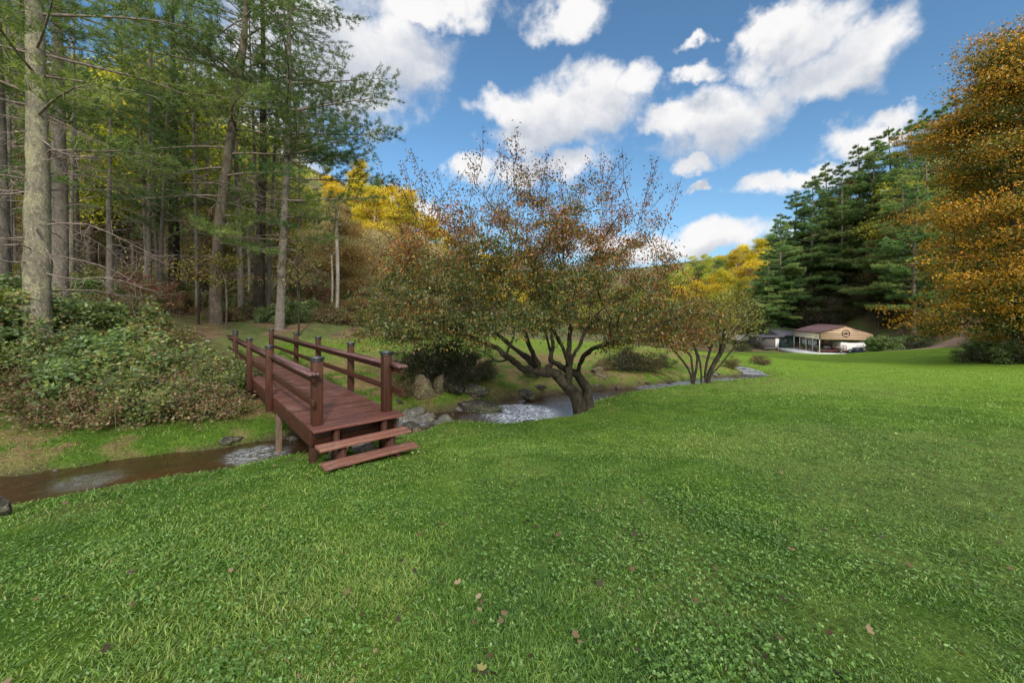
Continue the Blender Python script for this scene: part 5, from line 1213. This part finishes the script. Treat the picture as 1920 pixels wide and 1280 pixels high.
M['board_blue'] = surf_mat('blue_siding', (.13, .17, .26), (.10, .13, .20), 3, .7)
M['board_green'] = surf_mat('green_siding', (.10, .16, .15), (.08, .12, .12), 3, .7)
M['rust'] = surf_mat('rusty_roof', (.26, .13, .11), (.15, .10, .10), 1.2, .7)
M['slate'] = surf_mat('slate_roof', (.085, .085, .11), (.06, .06, .085), 2, .6)
M['black'] = surf_mat('black_plastic', (.018, .018, .022), (.03, .03, .035), 6, .4)
M['red'] = surf_mat('dull_red', (.20, .045, .045), (.12, .035, .035), 5, .6)
M['blue_box'] = surf_mat('navy_plastic', (.03, .04, .09), None, 5, .5)
M['tarp'] = surf_mat('white_cover', (.84, .84, .88), (.76, .77, .82), 1.5, .6, .3, 3)
M['clay'] = surf_mat('clay', (.35, .18, .12), None, 5, .8)
M['tyre'] = surf_mat('tyre', (.02, .02, .02), None, 5, .8)
CA = -math.radians(12.4); cz = -4.02; CW, CLn = 5.9, 6.7
cp = thing('carport', 'open metal carport with brown roof and tan gable marked by a round emblem', 'carport', (40.07, 50, cz), CA)
CMx = Matrix.Translation((40.07, 50, cz)) @ Matrix.Rotation(CA, 4, 'Z')
EH, AH, mid = 2.68, 3.62, CW/2
m = MB(); n = 24
for sg in (0, 1):
    for i in range(n):
        y0 = -.12+(CLn+.24)*i/n; y1 = y0+(CLn+.24)/n-.02
        xe = -.12 if sg == 0 else CW+.12; ze = EH-.04
        h = .03
        pts = [(xe, ze), (mid, AH+.0), (mid, AH+h), (xe, ze+h)]
        m.prism(pts, y0, y1, 'y', (1, 1, 1)); m.prism([(xe, ze+.0), (mid, AH-.004), (mid, AH+h*.5), (xe, ze+h*.5)], y1+.001, y1+.019, 'y', (.6, .6, .6))
m.build('roof', M['roof_brown'], cp)
m = MB()
zs = np.linspace(1.80, 3.58, 9)
def halfw(z): return mid if z < EH else mid*(AH-z)/(AH-EH)
for i in range(8):
    a, b = zs[i], zs[i+1]-.025; wa, wb = halfw(a), halfw(b)
    pts = [(mid-wa+.06, a), (mid+wa-.06, a), (mid+wb-.05, b), (mid-wb+.05, b)]
    if a < EH < b: pts = [(mid-wa+.06, a), (mid+wa-.06, a), (mid+wa-.06, EH-.03), (mid+wb-.05, b), (mid-wb+.05, b), (mid-wa+.06, EH-.03)]
    m.prism(pts, -.03, .0, 'y', (1, 1, 1))
    m.prism([(mid-wa+.08, b-.003), (mid+wa-.08 if b < EH else mid+wb-.06, b-.003), (mid+wb-.06, b+.027), (mid-wb+.06, b+.027)], -.018, .0, 'y', (.55, .5, .5))
m.build('gable_panel', M['panel_tan'], cp)
m = MB()
for i in range(4):
    a = 1.80+.215*i; m.box(-.03, 0, .05, CLn-.05, a, a+.20, (1, 1, 1)); m.box(-.02, 0, .06, CLn-.06, a+.201, a+.214, (.75, .7, .7))
m.build('side_panel', M['panel_cream'], cp)
m = MB()
for i in range(4): a = 1.80+.215*i; m.box(CW, CW+.03, .05, CLn-.05, a, a+.20)
m.build('side_panel', M['panel_tan'], cp)
m = MB()
for xe in (-.12, CW+.12):
    m.prism([(xe, EH-.05), (mid, AH-.005), (mid, AH+.05), (xe, EH+.0)], -.17, -.121, 'y')
m.box(-.17, -.121, -.15, CLn+.12, EH-.10, EH-.045); m.build('roof_trim', M['dark_trim'], cp)
m = MB(); m.box(-.07, -.031, -.09, -.031, 1.78, EH-.05); m.build('corner_trim', M['dark_trim'], cp)
for k in range(5):
    m = MB(); y = .02+k*(CLn-.1)/4; m.box(-.028+.0, .03, y, y+.06, -.15, 1.795); m.build('post', M['white'], cp)
for k in range(3):
    m = MB(); y = .02+k*(CLn-.1)/2; m.box(CW-.06, CW+.0, y, y+.07, -.2, 1.795); m.build('post', M['metal_grey'], cp)
em = MB(); cx, cz_, rr_ = mid-.05, 2.62, .46
for k in range(32):
    a, b = 2*math.pi*k/32, 2*math.pi*(k+1)/32; q = lambda t, r_: (cx+r_*math.cos(t), cz_+r_*math.sin(t))
    em.prism([q(a, rr_-.07), q(a, rr_), q(b, rr_), q(b, rr_-.07)], -.075, -.035, 'y')
pts = []
for k in range(10): a = math.pi/2+k*math.pi/5; q_ = .27 if k % 2 == 0 else .10; pts.append((cx+q_*1.2*math.cos(a), cz_+q_*.8*math.sin(a)))
em.prism(pts, -.07, -.035, 'y'); em.box(cx-rr_+.06, cx+rr_-.06, -.06, -.035, cz_-.015, cz_+.015)
em.build('round_emblem', M['dark_trim'], cp)
slab = MB(); slab.prism([(-2.0, 1.8), (-.02, -.2), (CW-.5, .2), (CW-.5, CLn), (-2.2, CLn)], -.30, .03, 'z'); so_ = slab.build('concrete_slab', M['concrete']); so_.location = (40.07, 50, cz); so_.rotation_euler = (0, 0, CA); tag(so_, 'pale concrete pad under and beside the carport', 'concrete pad')
def inport(name, label, cat, x, y, rz=0, z=.03, group=None):
    p = CMx @ Vector((x, y, z)); return thing(name, label, cat, tuple(p), CA+rz, group)
# covered white trailer
t = inport('covered_trailer', 'white covered camper trailer parked under the right half of the carport', 'trailer', 4.0, .45)
m = MB(); prof = []
for i in range(15):
    f = i/14; prof.append((-1.45+2.9*f+(.10 if f in (0, 1) else 0)*(-1 if f == 1 else 1), 1.50-.16*math.sin(f*math.pi)))
prof = [(-1.36, .38), (-1.46, .8), (-1.44, 1.3)]+[(x*.96, z+.02) for x, z in prof]+[(1.44, 1.3), (1.48, .8), (1.36, .38)]
m.prism(prof[::-1], 0, 1.9, 'y'); m.build('cover', M['tarp'], t, .08)
m = MB(); m.box(-1.5, 1.5, .1, 1.8, .22, .37); m.box(-2.1, -1.5, .9, 1.0, .24, .34); m.build('chassis', M['black'], t, .02)
def wheel(parent, x, y, r, w):
    q = MB(); q.tube([(x, y-w/2, r), (x, y+w/2, r)], r, 18); o = q.build('wheel', M['tyre'], parent, .02); q = MB(); q.tube([(x, y-w/2-.01, r), (x, y+w/2+.01, r)], r*.5, 12); q.build('rim', M['metal_grey'], o)
for x in (-.4, .4): wheel(t, x, -.02, .27, .16); 
b_ = inport('storage_box', 'navy blue box standing before the white trailer cover', 'box', 4.35, .12, 0, .03)
m = MB(); m.box(-.42, .42, -.25, .25, .1, .72); m.build('body', M['blue_box'], b_, .02); m = MB(); m.box(-.45, .45, -.28, .28, .725, .79); m.build('lid', M['black'], b_, .02)
m = MB(); m.box(.46, .62, -.1, .1, .1, .7); m.build('side_pocket', M['metal_grey'], b_)
# riding mower
t = inport('riding_mower', 'black riding mower under the left front corner of the carport', 'mower', .95, 1.2)
m = MB(); m.prism([(-.1, .35), (.85, .35), (.92, .62), (.75, .80), (.0, .86), (-.1, .6)], -.25, .25, 'y'); m.build('hood', M['black'], t, .05)
m = MB(); m.box(-.75, -.1, -.42, .42, .30, .46); m.build('deck_plate', M['black'], t, .03)
m = MB(); m.box(-.7, -.3, -.22, .22, .52, .60); m.box(-.78, -.7, -.2, .2, .55, .92); m.build('seat', M['metal_grey'], t, .04)
m = MB(); m.tube([(-.12, 0, .8), (-.22, 0, 1.02)], .02, 8); m.tube([(-.22+.15*math.sin(a)*.3, .15*math.cos(a), 1.02+.12*math.sin(a)) for a in np.linspace(0, 6.283, 13)], .014, 6); m.build('steering_wheel', M['black'], t)
for x, r_ in ((-.5, .26), (.65, .18)):
    for y in (-.45, .45): wheel(t, x, y, r_, .16)
# red utility trailer with rails
t = inport('utility_trailer', 'low dull red utility trailer with open rails beside the mower', 'trailer', 2.1, .8)
m = MB(); m.box(-1.6, 1.1, -.5, .5, .26, .36); m.build('bed', M['red'], t, .01)
m = MB()
for x in (-.3, .2, .7, 1.05):
    for y in (-.48, .48): m.box(x-.02, x+.02, y-.02, y+.02, .361, 1.05)
for y in (-.48, .48):
    for z in (.6, .82, 1.05): m.box(-.28, 1.03, y-.012, y+.012, z-.03, z+.012)
m.build('rails', M['red'], t)
for y in (-.58, .58): wheel(t, .4, y, .24, .14)
m = MB(); m.box(-.1, 1.0, -.54, -.51, .80, .84); m.box(.42, .46, -.545, -.515, .5, 1.2); m.build('white_bars', M['white'], t)
# screens, pots and plants along the open left side
for k, (y, w) in enumerate([(5.0, 1.2), (3.5, 1.0), (2.2, .9)]):
    t = inport('hanging_screen', ['pale fabric screen at the back of the carport side', 'pale fabric screen in the middle of the carport side', 'pale fabric screen nearest the front carport corner'][k], 'screen', .5, y, 0)
    m = MB()
    for j in range(10): m.box(-.01+.03*(j % 2), .01+.03*(j % 2), -w/2+w*j/10, -w/2+w*(j+1)/10-.003, .55, 1.72)
    m.build('fabric', M['white'], t); m = MB(); m.tube([(0, -w/2-.05, 1.74), (0, w/2+.05, 1.74)], .02, 6); m.build('rod', M['metal_grey'], t)
for k, (x, y, s_) in enumerate([(.25, .7, .34), (.3, 1.7, .28), (.2, 2.8, .36), (.3, 3.8, .3), (.25, 4.9, .36), (.2, 5.9, .3), (1.0, 2.9, .3)]):
    t = inport('potted_plant', ['first', 'second', 'third', 'fourth', 'fifth', 'rearmost', 'inner'][k]+' clay pot plant inside the open side of the carport, from the front corner', 'potted plant', x, y, k)
    m = MB(); m.tube([(0, 0, 0), (0, 0, s_), (0, 0, s_+.03), (0, 0, s_+.032)], [s_*.38, s_*.52, s_*.58, s_*.45], 14); m.build('pot', M['clay'], t)
    o = bpy.data.objects.new('plant', SH[['leafy', 'red', 'cheery', 'green'][k % 4]][1].copy()); COL.objects.link(o); o.parent = t; o.scale = (.3, .3, .45); o.location = (0, 0, s_)
for k, (x, y) in enumerate([(1.3, 4.4), (1.5, 5.7), (2.7, 5.6)]):
    t = inport('storage_shelf', ['front', 'middle', 'right'][k]+' dark shelf of stored things at the back of the carport', 'shelf', x, y)
    m = MB()
    for z in (.1, .6, 1.1, 1.6): m.box(-.5, .5, -.2, .2, z, z+.03)
    m.build('boards', M['board_grey'], t); m = MB()
    for a in (-.49, .49):
        for b in (-.19, .19): m.box(a-.02, a+.02, b-.02, b+.02, 0, 1.7)
    m.build('frame', M['black'], t)
    for j in range(6):
        m = MB(); bx = -.4+.16*j; z = (.63, .13, 1.13)[j % 3]; m.box(bx, bx+.13, -.15, .12, z+.001, z+.22+.06*(j % 2)); m.build('stored_box', M[['blue_box', 'white', 'red', 'metal_grey', 'clay', 'board_green'][j]], t, .01)
# grey shed to the left of the carport
sz0 = -4.1; t = thing('shed', 'low weathered shed with dark slate roof and white door left of the carport', 'shed', (38.2, 57.8, sz0))
m = MB(); m.box(0, 2.2, 0, 4, -.3, 1.62); m.build('lean_to_wall', M['board_grey'], t)
m = MB(); m.box(2.2, 6.2, .3, 4.4, -.3, 1.85); m.build('wall', M['board_green'], t)
m = MB(); m.prism([(-.35, 1.63), (2.5, 1.63), (2.9, 1.98), (1.2, 1.86)], -.35, 4.2, 'y'); m.build('lean_to_roof', M['slate'], t, .01)
m = MB(); m.prism([(-.35, 1.86), (2.3, 2.75), (5.0, 1.86)], 1.95, 6.5, 'x'); m.build('roof', M['slate'], t, .01)
m = MB(); m.box(1.42, 1.95, -.05, -.003, .12, 1.55); m.build('door', M['white'], t, .01)
m = MB(); m.box(3.0, 3.7, .24, .297, .7, 1.4); m.build('window', M['metal_grey'], t)
m = MB(); m.box(-.4, 2.2, -.45, -.02, -.15, .12); m.build('step', M['board_grey'], t)
# barn like house behind
t = thing('barn', 'small old barn with rusty roof and pale front behind the grey shed', 'barn', (38.3, 66, -4.5))
m = MB(); m.box(0, 2.0, 0, 5, -.3, 2.6); m.build('pale_wall', M['panel_cream'], t)
m = MB(); m.box(2.0, 4.4, .2, 5, -.3, 2.5); m.build('blue_wall', M['board_blue'], t)
m = MB(); m.prism([(-.5, 2.62), (.9, 3.25), (2.6, 3.35), (2.75, 3.05), (2.2, 2.62)], -.5, 5.2, 'y'); m.build('roof', M['rust'], t, .02)
m = MB(); m.prism([(2.3, 2.52), (2.8, 3.2), (3.6, 3.36), (4.4, 3.15), (4.9, 2.52)], -.3, 5.3, 'y'); m.build('curved_roof', M['slate'], t, .02)
m = MB(); m.box(.6, 1.2, -.05, -.003, 1.5, 2.2); m.build('window', M['black'], t)
t = thing('porch_railing', 'white picket railing on a wooden platform in front of the barn', 'railing', (37.6, 64.2, -4.3))
m = MB()
for k in range(22): m.box(k*.12, k*.12+.07, 0, .03, .9, 1.75)
m.build('pickets', M['white'], t); m = MB(); m.box(-.05, 2.65, -.02, .0, 1.5, 1.58); m.box(-.05, 2.65, -.02, 0, 1.0, 1.08); m.build('rail', M['white'], t)
m = MB(); m.box(-.1, 2.7, -.1, 1.5, .55, .89); m.build('platform', M['board_grey'], t)
for x in (0, 1.3, 2.6):
    m = MB(); m.box(x-.05, x+.05, 0, .1, -.3, .549); m.build('leg', M['board_grey'], t)
for k, (u, D, lb) in enumerate([(1428, 60, 'dark bush between the barn and the grey shed'), (1392, 58, 'bush in front of the left end of the barn')]):
    bush('dark', 'small_bush', lb, at(u, 0, D), 1.1, k)

# ------------------------------------------------------------------ labels that count small groups from the left
ORD = ['first', 'second', 'third', 'fourth', 'fifth', 'sixth', 'seventh', 'eighth', 'ninth', 'tenth', 'eleventh', 'twelfth']
from collections import defaultdict
G = defaultdict(list)
for o in list(C.objects):
    if o.parent is None and 'label' in o and 'group' in o: G[(o['group'], o['label'])].append(o)
for k, os_ in G.items():
    if 2 <= len(os_) <= 12:
        os_.sort(key=lambda o: o.location.x/max(o.location.y, .1))
        for i, o in enumerate(os_): o['label'] = o['label']+', '+ORD[i]+' from left'
